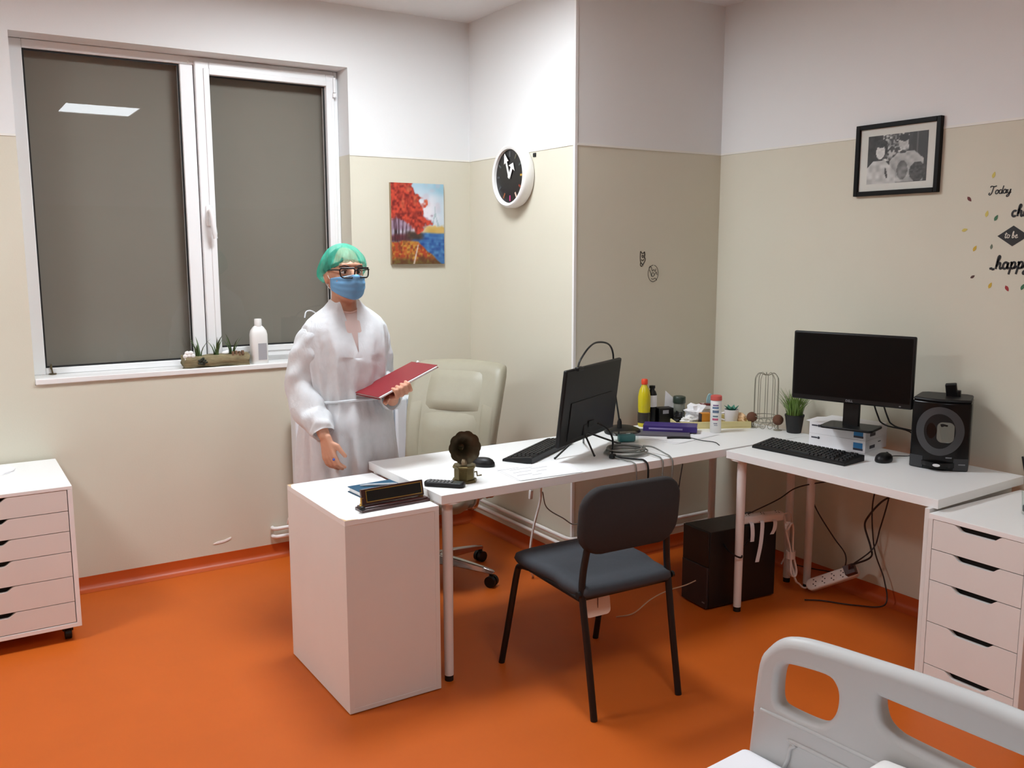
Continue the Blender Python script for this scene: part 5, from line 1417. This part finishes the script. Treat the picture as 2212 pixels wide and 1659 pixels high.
painted_grid('photo_print', 0.292, 0.208, 80, 60, lambda u, v: bw(u, v), mat_vcol('photo_tones', 0.5), fp, lambda a, b: (-0.0106, -a, b + 0.0505))
MB().bx(-0.0140, -0.0128, -fw / 2 + e, fw / 2 - e, e, fh - e).build('glass_cover', mat_glass('picture_glass', ior=1.3), fp, smooth=0)

# --- wall lettering stickers on the right wall (letters drawn as strokes)
def circ(cx, cy, rx, ry, a0=0, a1=360, n=14):
    return [(cx + rx * math.cos(math.radians(a0 + (a1 - a0) * k / n)), cy + ry * math.sin(math.radians(a0 + (a1 - a0) * k / n))) for k in range(n + 1)]
GLY = {
 'T': (1.55, [[(0.1, 1.75), (0.0, 1.95), (0.25, 2.1), (0.7, 1.98), (1.2, 1.95), (1.6, 2.1)], [(0.85, 1.98), (0.75, 1.2), (0.6, 0.3), (0.25, -0.15), (-0.1, 0.0), (-0.05, 0.3), (0.2, 0.3)]]),
 'o': (1.0, [circ(0.42, 0.5, 0.36, 0.5, 60, 420), [(0.6, 0.93), (0.75, 0.8), (1.0, 0.85)]]),
 'd': (1.1, [circ(0.4, 0.5, 0.36, 0.5, 60, 400), [(0.95, 2.0), (0.85, 1.2), (0.78, 0.3), (0.88, 0.03), (1.1, 0.2)]]),
 'a': (1.1, [circ(0.4, 0.5, 0.36, 0.5, 50, 400), [(0.82, 1.0), (0.78, 0.3), (0.88, 0.03), (1.1, 0.2)]]),
 'y': (1.1, [[(0.05, 0.95), (0.08, 0.3), (0.3, 0.0), (0.6, 0.2), (0.8, 0.95)], [(0.85, 1.0), (0.75, 0.0), (0.55, -0.75), (0.15, -0.9), (0.05, -0.6), (0.5, -0.2), (1.05, 0.2)]]),
 'c': (0.95, [circ(0.45, 0.5, 0.4, 0.5, 50, 320)]),
 'h': (1.15, [[(0.2, 1.0), (0.45, 1.8), (0.3, 2.05), (0.15, 1.7), (0.12, 0.0)], [(0.13, 0.4), (0.4, 0.9), (0.68, 0.9), (0.72, 0.3), (0.85, 0.02), (1.15, 0.2)]]),
 's': (0.85, [[(0.6, 0.85), (0.4, 1.0), (0.2, 0.75), (0.5, 0.4), (0.5, 0.1), (0.25, 0.0), (0.05, 0.15)]]),
 'e': (0.95, [[(0.1, 0.45), (0.6, 0.65), (0.55, 0.98), (0.25, 0.9), (0.1, 0.4), (0.3, 0.02), (0.65, 0.05), (0.95, 0.3)]]),
 'p': (1.15, [[(0.1, 0.8), (0.25, 1.0), (0.22, 0.2), (0.12, -0.9)], [(0.22, 0.45), (0.45, 0.95), (0.8, 0.85), (0.82, 0.3), (0.55, 0.0), (0.28, 0.15)], [(0.7, 0.08), (0.9, 0.1), (1.15, 0.4)]]),
 't': (0.8, [[(0.4, 1.7), (0.3, 0.8), (0.3, 0.15), (0.5, 0.0), (0.8, 0.2)], [(0.0, 1.15), (0.4, 1.2), (0.85, 1.3)]]),
 'b': (1.0, [[(0.3, 1.0), (0.4, 1.8), (0.25, 2.0), (0.12, 1.5), (0.15, 0.2), (0.4, 0.0), (0.7, 0.25), (0.65, 0.75), (0.4, 0.9), (0.18, 0.5)]]),
 '~': (0.6, [[(-0.3, 0.05), (0.0, 0.15), (0.2, -0.05), (0.5, 0.05)]]),
 ' ': (0.55, []),
}
INK = mat('black_vinyl', (24, 22, 22), 0.5)
def letters(name, label, s, y0, z0, xh, wd, m, slope=0.0, slant=0.15, off=0.0006):
    mb = MB(); x = 0.0
    for chx in s:
        adv, strokes = GLY[chx]
        for st_ in strokes:
            pts = catmull([(p[0], p[1], 0) for p in st_], 3)
            P = []
            for p in pts:
                a = (x + p.x + slant * p.y) * xh; b = p.y * xh + slope * a
                P.append((W_COL - off, y0 - a, z0 + b))
            mb.ribbon(P, wd, (-1, 0, 0), 0.0006)
        x += adv
    o = mb.build(name, m, smooth=0)
    if label: tag(o, label, 'wall sticker')
    return o
letters('word_sticker', 'black script word Today on the right wall', 'Today', -2.494, 1.822, 0.0150, 0.0042, INK, 0.03)
letters('word_sticker', 'black script word beginning with ch at the right frame edge', 'choose', -2.590, 1.733, 0.0215, 0.0085, INK)
dm = thing('diamond_sticker', 'black diamond sticker with the words to be', 'wall sticker', (W_COL - 0.0004, -2.602, 1.6575))
MB().prism([(0.062, 0), (0, 0.040), (-0.062, 0), (0, -0.040)], 0, 0.0006, lambda a, b, c: (-c, a, b)).build('diamond', INK, dm, smooth=0)
o = letters('lettering', None, 'to be', -2.568, 1.650, 0.0125, 0.0030, mat('white_vinyl', (220, 214, 200), 0.5), 0, 0.15, 0.0014)
o.parent = dm; o.matrix_parent_inverse = Matrix.Translation(-dm.location)
letters('word_sticker', 'large black script word happy below the diamond sticker', '~happy', -2.525, 1.527, 0.0250, 0.0085, INK, 0.05)
LEAFS = [((-2.507, 1.897), 'yellow', 'pale yellow leaf sticker above the word Today'), ((-2.412, 1.808), 'maroon', 'dark red leaf sticker left of the word Today'), ((-2.490, 1.746), 'yellow', 'pale yellow leaf sticker beside the green leaf sticker'),
         ((-2.529, 1.729), 'green', 'green leaf sticker below the word Today'), ((-2.401, 1.684), 'yellow', 'leftmost yellow leaf sticker on the right wall'), ((-2.450, 1.609), 'gold', 'golden leaf sticker left of the black diamond'),
         ((-2.519, 1.616), 'greyg', 'grey-green leaf sticker just below left of the diamond'), ((-2.449, 1.495), 'brown', 'dark brown leaf sticker below left of the word happy'), ((-2.525, 1.462), 'gold', 'golden leaf sticker under the word happy'),
         ((-2.594, 1.453), 'red', 'red leaf sticker under the word happy'), ((-2.655, 1.460), 'green', 'green leaf sticker under the word happy at the frame edge')]
LC = {'yellow': (206, 190, 96), 'maroon': (104, 40, 40), 'green': (58, 110, 76), 'gold': (206, 170, 56), 'greyg': (106, 116, 96), 'brown': (80, 48, 42), 'red': (156, 40, 44)}
for i, ((u, v), cn, lab) in enumerate(LEAFS):
    s = 0.0105 if cn not in ('greyg', 'brown') else 0.0085
    rot = (0.3, 2.4, 0.2, 0.5, 1.3, 0.5, 0.1, 1.0, 0.4, 2.6, 0.4)[i]
    q = [(-1.25, 0), (-0.6, 0.55), (0.1, 0.62), (0.8, 0.35), (1.3, 0), (0.8, -0.35), (0.1, -0.62), (-0.6, -0.55)]
    q = [(s * (a * math.cos(rot + PI / 2) - b * math.sin(rot + PI / 2)), s * (a * math.sin(rot + PI / 2) + b * math.cos(rot + PI / 2))) for a, b in q]
    o = MB().prism(q, 0, 0.0006, lambda a, b, c: (-c, a, b)).build('leaf_sticker', mat('leaf_' + cn, LC[cn], 0.6), smooth=0)
    o.location = (W_COL - 0.0003, u, v)
    tag(o, lab, 'wall sticker', 'leaf stickers around the wall lettering')
# --- two small doodle stickers on the column
def doodle(name, label, cx, cz, polys, wd, m):
    mb = MB()
    for pl_ in polys:
        P = [(cx + a, -D_COL - 0.0005, cz + b) for a, b in [(p.x, p.y) for p in catmull([(a, b, 0) for a, b in pl_], 4)]]
        mb.ribbon(P, wd, (0, -1, 0), 0.0006)
    o = mb.build(name, m, smooth=0)
    return tag(o, label, 'wall sticker')
DOOD = mat('dark_vinyl', (52, 46, 38), 0.6)
doodle('cat_sticker', 'small dark sticker on the column, upper left of the pair', 0.430, 1.563, [
    [(-.014, .036), (-.016, .0), (-.012, -.02), (.0, -.030), (.012, -.018), (.018, -.004), (.012, .006), (.012, .032), (.004, .026), (-.006, .026), (-.014, .036)],
    [(-.012, -.016), (-.014, -.034), (-.006, -.040), (.004, -.030)], [(-.006, .012), (.0, .016), (.006, .010), (.0, .004), (-.006, .012)], [(-.010, -.006), (.0, -.012), (.010, -.004)], [(.008, .03), (.014, .02), (.01, .0)]], 0.0045, DOOD)
doodle('flower_sticker', 'round outlined sticker on the column, lower right of the pair', 0.502, 1.486, [
    circ(0, 0, 0.034, 0.042, 90, 440, 18), circ(-0.002, -0.006, 0.008, 0.010, 0, 350, 8), [(-.012, .03), (-.006, .012), (.004, .02), (.012, .01), (.018, .024)], [(-.026, .02), (-.016, .0), (-.010, -.016)], [(.006, -.012), (.02, .006), (.026, -.008)], [(-.012, -.026), (0, -.030), (.014, -.024), (.026, -.036)], [(-.03, .026), (-.022, .036), (-.012, .03)]], 0.0032, mat('grey_vinyl', (86, 82, 72), 0.6))

# ================================================================== THE PERSON
PX, PY = -1.158, -0.950
SKIN = mat('skin', (205, 150, 122), 0.55, var=0.06, vscale=30)
def capsule(mb, p0, p1, r0, r1, n=14):
    p0, p1 = Vector(p0), Vector(p1)
    mb.sphere(p0, r0, n, 10); mb.sphere(p1, r1, n, 10); mb.tube([p0, p1], [r0, r1], n)
body = MB()
# head, neck, trunk (faces -y)
body.sphere((0, -0.006, 1.510), (0.074, 0.092, 0.108), 24, 16)
body.sphere((0, -0.040, 1.450), (0.056, 0.060, 0.062), 18, 12)
body.sphere((0, -0.058, 1.415), (0.032, 0.034, 0.024), 14, 10)
capsule(body, (0, -0.098, 1.522), (0, -0.116, 1.482), 0.010, 0.015)
body.sphere((0, -0.080, 1.545), (0.055, 0.020, 0.014), 14, 8)
for s in (-1, 1):
    body.sphere((s * 0.076, 0.002, 1.495), (0.010, 0.020, 0.030), 12, 8)
    body.sphere((s * 0.040, -0.066, 1.478), (0.026, 0.026, 0.026), 12, 8)
capsule(body, (0, 0.004, 1.45), (0, 0.012, 1.33), 0.050, 0.056)
body.sphere((0, 0.0, 1.20), (0.155, 0.105, 0.17), 24, 16)
capsule(body, (-0.105, 0.005, 1.280), (0.105, 0.005, 1.280), 0.042, 0.042)
body.sphere((0, 0.0, 1.03), (0.135, 0.10, 0.16), 24, 14)
body.sphere((0, 0.005, 0.88), (0.165, 0.12, 0.14), 24, 14)
for s in (-1, 1):
    capsule(body, (s * 0.085, 0.0, 0.84), (s * 0.09, -0.005, 0.48), 0.088, 0.056)
    capsule(body, (s * 0.09, -0.005, 0.48), (s * 0.092, 0.012, 0.09), 0.056, 0.036)
    capsule(body, (s * 0.092, 0.025, 0.042), (s * 0.10, -0.13, 0.03), 0.038, 0.028)
# arms
RS, RE, RW = Vector((-0.130, 0.0, 1.275)), Vector((-0.188, 0.02, 1.05)), Vector((-0.172, -0.165, 0.862))
LS, LE, LWr = Vector((0.130, 0.0, 1.275)), Vector((0.165, 0.02, 1.055)), Vector((0.118, -0.205, 0.985))
for a, b_, c in ((RS, RE, RW), (LS, LE, LWr)):
    capsule(body, a, b_, 0.040, 0.036); capsule(body, b_, c, 0.038, 0.025)
def finger(pts, r0, r1):
    for i in range(len(pts) - 1):
        t0, t1 = i / (len(pts) - 1), (i + 1) / (len(pts) - 1)
        capsule(body, pts[i], pts[i + 1], r0 + (r1 - r0) * t0, r0 + (r1 - r0) * t1, 10)
# right hand hanging, slightly curled, palm towards the thigh
h0 = RW + Vector((0.004, -0.008, -0.012))
hdir = Vector((0.10, -0.22, -0.97)).normalized()
hs = Vector((0.35, -0.90, 0.24)); hs = (hs - hdir * hs.dot(hdir)).normalized()      # across the knuckles (thumb side)
hn_ = hdir.cross(hs).normalized()
if hn_.x < 0: hn_ = -hn_                                                   # palm side faces the body
for i in range(4):
    t = (i - 1.5) / 1.5
    capsule(body, h0 + hs * (t * 0.014), h0 + hdir * 0.080 + hs * (t * 0.030), 0.015, 0.0115, 10)
for i, l in enumerate((0.060, 0.074, 0.078, 0.070)):
    t = (i - 1.5) / 1.5
    k0 = h0 + hdir * 0.080 + hs * (t * 0.031)
    k1 = k0 + (hdir * 0.92 + hn_ * 0.30 + hs * t * 0.06).normalized() * (l * 0.45)
    k2 = k1 + (hdir * 0.70 + hn_ * 0.70).normalized() * (l * 0.32)
    k3 = k2 + (hdir * 0.45 + hn_ * 0.90).normalized() * (l * 0.25)
    finger([k0, k1, k2, k3], 0.0098, 0.0072)
th0 = h0 + hdir * 0.022 + hs * 0.018
finger([th0, th0 + (hs * 0.75 + hdir * 0.55 + hn_ * 0.35).normalized() * 0.036, th0 + (hs * 0.75 + hdir * 0.55 + hn_ * 0.35).normalized() * 0.036 + (hdir * 0.9 + hs * 0.25 + hn_ * 0.3).normalized() * 0.03, th0 + (hs * 0.75 + hdir * 0.55 + hn_ * 0.35).normalized() * 0.036 + (hdir * 0.9 + hs * 0.2 + hn_ * 0.4).normalized() * 0.052], 0.012, 0.0085)

# red clipboard corners (world): A near body left, D near body right, C far right, B far left
CA, CB, CC, CD = Vector((-1.182, -1.082, 1.020)), Vector((-1.163, -1.297, 1.013)), Vector((-0.883, -1.276, 1.121)), Vector((-0.902, -1.061, 1.128))
ctr = (CA + CB + CC + CD) / 4
cu = ((CC - CB) + (CD - CA)).normalized()
cv = ((CB - CA) + (CC - CD)); cv = (cv - cu * cv.dot(cu)).normalized()       # towards -y (far from the body)
cn = cu.cross(cv).normalized()
if cn.z < 0: cn = -cn
# left hand under the board, fingers curling over the far edge
PO = Vector((PX, PY, 0))
edge = ctr + cv * 0.108 - cu * 0.045 - PO          # grip point on the far edge, local to the person
und = -cn
w0 = LWr
palm_c = edge - cv * 0.062 + und * 0.030
capsule(body, w0, palm_c - cv * 0.01, 0.026, 0.020)
for i in range(4):
    t = (i - 1.5) / 1.5
    capsule(body, palm_c - cv * 0.012 + cu * (t * 0.018), edge - cv * 0.020 + cu * (t * 0.032) + und * 0.026, 0.015, 0.0112, 10)
for i, l in enumerate((0.9, 1.0, 1.0, 0.9)):
    t = (i - 1.5) / 1.5
    k0 = edge - cv * 0.020 + cu * (t * 0.032) + und * 0.026
    k1 = edge + cv * 0.018 * l + cu * (t * 0.033) + und * 0.018
    k2 = edge + cv * 0.021 * l + cu * (t * 0.033) + cn * 0.010
    k3 = edge - cv * 0.004 + cu * (t * 0.032) + cn * 0.0165
    finger([k0, k1, k2, k3], 0.0100, 0.0076)
tb0 = palm_c - cv * 0.005 - cu * 0.022
finger([tb0, tb0 - cu * 0.030 + cv * 0.014 + und * 0.004, tb0 - cu * 0.046 + cv * 0.032 + und * 0.002, tb0 - cu * 0.052 + cv * 0.048 + und * 0.001], 0.0125, 0.009)

person = body.build('person', SKIN, None, smooth=0)
person.location = (PX, PY, 0)
md = person.modifiers.new('remesh', 'REMESH'); md.mode = 'VOXEL'; md.voxel_size = 0.0042; md.use_smooth_shade = True
md = person.modifiers.new('smooth', 'SMOOTH'); md.factor = 0.5; md.iterations = 4
tag(person, 'person in white gown, green cap, glasses and blue mask holding a red clipboard', 'person')

# --- clothing and face parts
GOWN = mat_cloth('white_gown', (240, 244, 247), 0.22, 0.05, bstr=0.7, bdist=0.012, bscale=22.0)
PINK = mat('pink_scrubs', (206, 108, 108), 0.8, var=0.08, vscale=20)
INNER = mat('pale_undershirt', (226, 202, 196), 0.8, var=0.05)
gr = random.Random(5)
NT = 96
TAB = [(0.30, .225, .205), (0.52, .218, .198), (0.75, .208, .188), (0.90, .198, .176), (0.985, .172, .148), (1.06, .178, .154), (1.14, .184, .152), (1.20, .188, .142), (1.25, .192, .128), (1.29, .186, .112), (1.318, .165, .098), (1.342, .132, .084), (1.365, .095, .072), (1.395, .066, .064)]
def tab_at(z):
    for i in range(len(TAB) - 1):
        if z <= TAB[i + 1][0]:
            q = max(0.0, (z - TAB[i][0]) / (TAB[i + 1][0] - TAB[i][0])); return [TAB[i][k] * (1 - q) + TAB[i + 1][k] * q for k in range(3)]
    return list(TAB[-1])
def gown_ring(t):
    """t from 0 (hem) to 1 (collar)"""
    f_ = t * (len(TAB) - 1); i = min(int(f_), len(TAB) - 2); q = f_ - i
    z, a, b_ = [TAB[i][k] * (1 - q) + TAB[i + 1][k] * q for k in range(3)]
    ring = []
    for k in range(NT):
        th_ = 2 * PI * k / NT
        dx, dy = math.cos(th_), math.sin(th_)
        low = max(0.0, min(1.0, (1.0 - z) / 0.25))
        fold = low * (0.060 * math.sin(11 * th_ + 1.3 * math.sin(3 * th_)) + 0.035 * math.sin(19 * th_ + 2 + 2 * z) + 0.025 * math.sin(7 * th_ + 9 * z))
        up_ = max(0.0, min(1.0, (z - 1.0) / 0.08)) * max(0.0, min(1.0, (1.31 - z) / 0.1))
        fold += up_ * (0.040 * math.sin(10 * th_ + 3 * z) + 0.030 * math.sin(17 * th_ - 7 * z + math.sin(2 * th_)) + 0.015 * math.sin(26 * th_ + 10 * z))
        wst = math.exp(-((z - 0.985) / 0.05) ** 2)
        fold += wst * 0.045 * math.sin(24 * th_ + math.sin(5 * th_))
        zz = z + 0.006 * math.sin(6 * th_ + 5 * z)
        d = abs(th_ - 1.5 * PI)
        front = max(0.0, 1 - d / 0.62) if z > 1.16 else 0.0       # straight-sided V neckline
        x, y = dx * a * (1 + fold), dy * b_ * (1 + fold) + 0.004
        if front > 0:
            zz = z - front * (z - 1.16) * 0.92
            tb = tab_at(zz)
            y = (y * (1 - front ** 0.6) + (-(tb[2] * 0.99) + 0.004) * front ** 0.6)
            x = x * (1 - 0.25 * front)
        ring.append((x, y, zz))
    return ring
gown = MB().loft([gown_ring(i / 56) for i in range(57)], cap0=False, cap1=False)
def sleeve(path, radii, seed):
    P = catmull(path, 6); n = len(P)
    rr = [0.0] * n
    rings = []
    T_ = [(P[min(i + 1, n - 1)] - P[max(i - 1, 0)]).normalized() for i in range(n)]
    nr = T_[0].orthogonal().normalized()
    for i in range(n):
        f_ = i / (n - 1) * (len(radii) - 1); j = min(int(f_), len(radii) - 2); q = f_ - j
        r = radii[j] * (1 - q) + radii[j + 1] * q
        nr = (nr - T_[i] * nr.dot(T_[i])).normalized(); bn = T_[i].cross(nr)
        ring = []
        for k in range(32):
            a = 2 * PI * k / 32
            w = 1 + 0.06 * math.sin(3 * a + i * 0.55 + seed) + 0.045 * math.sin(5 * a - i * 0.8 + seed) + 0.05 * math.sin(i * 1.15 + 2 * math.sin(a + seed))
            ring.append(P[i] + nr * (math.cos(a) * r * w) + bn * (math.sin(a) * r * w))
        rings.append(ring)
    gown.loft(rings, cap0=False, cap1=False)
sleeve([RS + Vector((0.05, 0, -0.02)), RS + Vector((-0.012, 0.002, -0.035)), (RS + RE) / 2 + Vector((-0.012, 0, 0)), RE + Vector((-0.008, 0.0, 0)), (RE + RW) / 2 + Vector((-0.005, 0.01, -0.02)), RW + Vector((0, 0.035, 0.03)), RW + Vector((0.0, 0.004, 0.002))], [0.050, 0.064, 0.068, 0.070, 0.070, 0.056, 0.044], 0.4)
sleeve([LS + Vector((-0.05, 0, -0.02)), LS + Vector((0.004, 0.002, -0.045)), (LS + LE) / 2 + Vector((0.004, 0, 0)), LE + Vector((0.0, 0.005, -0.008)), (LE + LWr) / 2 + Vector((0.0, 0, -0.006)), LWr + Vector((0.012, 0.045, 0.0)), LWr + Vector((0.0, 0.01, -0.002))], [0.050, 0.062, 0.064, 0.062, 0.058, 0.048, 0.040], 2.1)
go = gown.build('gown', GOWN, person, smooth=80)
md = go.modifiers.new('subsurf', 'SUBSURF'); md.levels = 1; md.render_levels = 1
tie = [(0.180 * math.cos(2 * PI * k / 40), 0.156 * math.sin(2 * PI * k / 40) + 0.004, 0.985 + 0.004 * math.sin(3 * 2 * PI * k / 40)) for k in range(40)]
MB().tube(tie, 0.0055, 8, closed=True).build('waist_tie', GOWN, person, smooth=60)
MB().tube(catmull([(-0.10, 0.055, 1.335), (-0.125, 0.06, 1.352), (-0.15, 0.055, 1.35), (-0.16, 0.05, 1.325)], 5), 0.003, 6).build('neck_tie', GOWN, person, smooth=60)
# undershirt visible in the neckline, trousers and shoes
def ell(z, a, b_, cy=0.0, n=32, dip=0.0):
    return [(a * math.cos(2 * PI * k / n), cy + b_ * math.sin(2 * PI * k / n), z - dip * math.exp(-((2 * PI * k / n - 1.5 * PI) / 0.5) ** 2)) for k in range(n)]
MB().loft([ell(0.80, .182, .138, .004), ell(0.95, .160, .122), ell(1.05, .150, .118), ell(1.18, .166, .122), ell(1.27, .150, .103, .002), ell(1.315, .108, .085, .003, dip=.004), ell(1.342, .076, .069, .005, dip=.008), ell(1.356, .064, .064, .008, dip=.010)], cap0=False, cap1=False).build('scrub_top', INNER, person, smooth=80)
MB().tube(ell(1.356, .064, .064, .008, dip=.010), 0.0040, 8, closed=True).build('neckband', mat('pale_neckband', (232, 196, 184), 0.8), person, smooth=60)
tr_ = MB()
for s in (-1, 1):
    tr_.loft([[(s * 0.088 + x, y, z) for x, y, z in ell(z0, a, b_, 0.0, 24)] for z0, a, b_ in ((0.10, .066, .07), (0.3, .072, .078), (0.5, .078, .084), (0.7, .092, .105), (0.86, .098, .13))])
tr_.loft([ell(0.80, .180, .134, .004), ell(0.86, .184, .138, .004), ell(0.95, .165, .126)])
tr_.build('trousers', PINK, person, smooth=60)
for s in (-1, 1):
    sh_ = MB(); rings = []
    for y, w, h in ((0.072, 0.020, 0.045), (0.06, 0.036, 0.07), (0.02, 0.042, 0.082), (-0.05, 0.044, 0.072), (-0.11, 0.044, 0.055), (-0.15, 0.036, 0.045), (-0.168, 0.018, 0.032)):
        rings.append([(s * 0.096 + w * math.cos(2 * PI * k / 18), y, max(0.0, h * 0.5 + h * 0.56 * math.sin(2 * PI * k / 18))) for k in range(18)])
    sh_.loft(rings).build('shoe', WHITE_PL, person, smooth=60)
# hair and bouffant cap
HAIR = mat('dark_brown_hair', (38, 24, 20), 0.6, var=0.3, vscale=60)
def cap_surface(rx, ry, rz_, c, ruf, bulge, nth=144, nph=26):
    m = MB(); rings = []
    for j in range(nph + 1):
        q = j / nph
        ring = []
        for k in range(nth):
            th_ = 2 * PI * k / nth
            back = math.exp(-(((th_ - 0.5 * PI + PI) % (2 * PI) - PI) / 0.75) ** 2)
            front = 0.5 - 0.5 * math.sin(th_)
            phr = math.radians(70 + 46 * (1 - front) ** 0.9)
            ph = 0.02 + (phr - 0.02) * q
            w = 1 + ruf * q * (0.55 * math.sin(19 * th_ + 5 * q) + 0.45 * math.sin(31 * th_ + 1.3 + 3 * q)) + 0.035 * math.sin(5 * th_ + 7 * q) * q + ruf * 0.5 * math.sin(11 * th_ - 9 * q) * math.sin(PI * q)
            w += bulge * back * math.exp(-((q - 0.86) / 0.22) ** 2)
            if q > 0.93: w -= (q - 0.93) * 1.3
            ring.append((c[0] + rx * w * math.sin(ph) * math.cos(th_), c[1] + ry * w * math.sin(ph) * math.sin(th_), c[2] + rz_ * (1 + 0.03 * math.sin(6 * th_) * q) * math.cos(ph)))
        rings.append(ring)
    m.loft(rings, cap0=True, cap1=False)
    return m
cap_surface(0.079, 0.098, 0.106, (0, 0.004, 1.512), 0.01, 0.24).build('hair', HAIR, person, smooth=60)
CAPM = mat_cloth('green_cap_cloth', (84, 204, 174), 0.30, 0.48, var=0.35, vscale=26, bstr=1.0, bdist=0.014, bscale=34.0)
cap_surface(0.098, 0.113, 0.121, (0, 0.006, 1.514), 0.06, 0.44).build('surgical_cap', CAPM, person, smooth=70)
# eyes and brows
for s in (-1, 1):
    e = MB().sphere((s * 0.031, -0.0805, 1.516), (0.0135, 0.0105, 0.0085), 14, 10).build('eye', mat('eye_white', (226, 220, 214), 0.25), person, smooth=60)
    MB().sphere((s * 0.030, -0.0885, 1.516), (0.0062, 0.0032, 0.0062), 12, 8).build('iris', mat('dark_iris', (34, 20, 14), 0.15), e, smooth=60)
    MB().tube(catmull([(s * 0.014, -0.0975, 1.537), (s * 0.034, -0.094, 1.543), (s * 0.052, -0.080, 1.537)], 4), [0.0022, 0.0026, 0.0028, 0.003, 0.003, 0.0028, 0.0024, 0.002, 0.0016], 8).build('eyebrow', HAIR, person, smooth=60)
    MB().tube(catmull([(s * 0.018, -0.0905, 1.519), (s * 0.031, -0.0915, 1.5255), (s * 0.045, -0.083, 1.519)], 4), 0.0018, 6).build('eyelashes', HAIR, person, smooth=60)
# blue mask
MASK = mat('blue_mask', (112, 168, 214), 0.75, var=0.08, vscale=40)
nu, nv = 28, 20
vs = []
for j in range(nv + 1):
    v = j / nv
    for i in range(nu + 1):
        u = -1 + 2 * i / nu
        a = u * math.radians(80)
        zt_, zb_ = 1.500 + 0.008 * math.exp(-(u / 0.3) ** 2) - 0.010 * abs(u) ** 2, 1.402 + 0.040 * abs(u) ** 1.6
        z = zt_ + (zb_ - zt_) * v
        rx = 0.074 - 0.014 * max(0, (1.455 - z) / 0.06); ry = 0.103 - 0.008 * max(0, (1.445 - z) / 0.045)
        y = -0.012 - ry * math.cos(a) ** 0.9 if math.cos(a) > 0 else -0.012
        nose = 0.026 * math.exp(-(u / 0.22) ** 2) * math.exp(-((v - 0.10) / 0.34) ** 2)
        pleat = 0.0028 * math.sin(v * PI * 7) * (1 - u * u)
        vs.append((rx * math.sin(a) * 1.02, y - nose - pleat - 0.012 * (1 - u * u) * math.sin(PI * v), z))
mk = MB(); mk.add(vs, [(j * (nu + 1) + i, j * (nu + 1) + i + 1, (j + 1) * (nu + 1) + i + 1, (j + 1) * (nu + 1) + i) for j in range(nv) for i in range(nu)])
mo = mk.build('face_mask', MASK, person, smooth=80)
md = mo.modifiers.new('solid', 'SOLIDIFY'); md.thickness = 0.0012
for s in (-1, 1):
    MB().tube(catmull([(s * 0.074, -0.026, 1.488), (s * 0.080, -0.002, 1.515), (s * 0.082, 0.022, 1.500), (s * 0.078, 0.004, 1.468), (s * 0.072, -0.024, 1.446)], 5), 0.0013, 6).build('ear_loop', WHITE_PL, mo, smooth=60)
MB().tube([(x, -0.127 - 0.006 * math.cos(x * 60) + 1.9 * x * x * 4, 1.5045 - 1.2 * x * x * 4) for x in [(-0.045 + 0.09 * k / 14) for k in range(15)]], 0.0016, 6).build('nose_wire', WHITE_PL, mo, smooth=60)
# glasses
GLS = mat('glasses_black', (14, 13, 14), 0.25)
gls = MB()
def lens_pt(s, a, b_):
    x = s * 0.034 + a
    return (x, -0.134 + 5.0 * x * x, 1.514 + b_)
for s in (-1, 1):
    ol = arc_poly(0.056, 0.040, 0.013, 5)
    gls.tube([lens_pt(s, a * (1.0 + 4 * b_), b_) for a, b_ in ol], 0.0030, 8, closed=True)
    gls.tube([lens_pt(s, a, 0.0190) for a in (-0.026, -0.012, 0, 0.012, 0.026)], 0.0042, 8)
    gls.tube(catmull([lens_pt(s, s * 0.030, 0.012), (s * 0.077, -0.085, 1.526), (s * 0.082, -0.02, 1.522), (s * 0.083, 0.012, 1.512)], 5), 0.0028, 8)
gls.tube(catmull([lens_pt(-1, 0.027, 0.008), (0, -0.135, 1.525), lens_pt(1, -0.027, 0.008)], 5), 0.0026, 8)
go_ = gls.build('glasses', GLS, person, smooth=60)
for s in (-1, 1):
    ol = arc_poly(0.054, 0.038, 0.012, 5)
    MB().add([lens_pt(s, a, b_) for a, b_ in ol], [tuple(range(len(ol)))]).build('lens', CLEAR, go_, smooth=60)
MB().sphere(h0 + hdir * 0.092 + hs * 0.033 - hn_ * 0.010, 0.0055, 10, 8).build('ring_stone', mat('ring_blue', (70, 90, 170), 0.2), person, smooth=60)

# --- the clipboard
RED = mat('red_cover', (128, 22, 32), 0.5, var=0.05)
Mr = Matrix(((cu.x, cv.x, cn.x, 0), (cu.y, cv.y, cn.y, 0), (cu.z, cv.z, cn.z, 0), (0, 0, 0, 1)))
cbd = thing('clipboard', 'red clipboard folder held in the left hand of the person', 'clipboard', ctr)
cbd.rotation_euler = Mr.to_euler()
MB().bx(-0.150, 0.150, -0.108, 0.108, -0.004, 0.0).build('back_board', RED, cbd, bevel=0.0015)
MB().bx(-0.150, 0.150, -0.108, 0.108, 0.0062, 0.0082).build('cover', RED, cbd, bevel=0.0008)
MB().bx(-0.146, 0.140, -0.116, 0.100, 0.0004, 0.0058).build('paper_stack', PAPER, cbd, smooth=0)
MB().bx(0.143, 0.153, -0.045, 0.045, 0.0003, 0.0061).build('clip', CHROME, cbd, bevel=0.001)
MB().sphere((0.150, 0.055, 0.009), 0.007, 10, 8).build('white_bead', WHITE_PL, cbd, smooth=60)
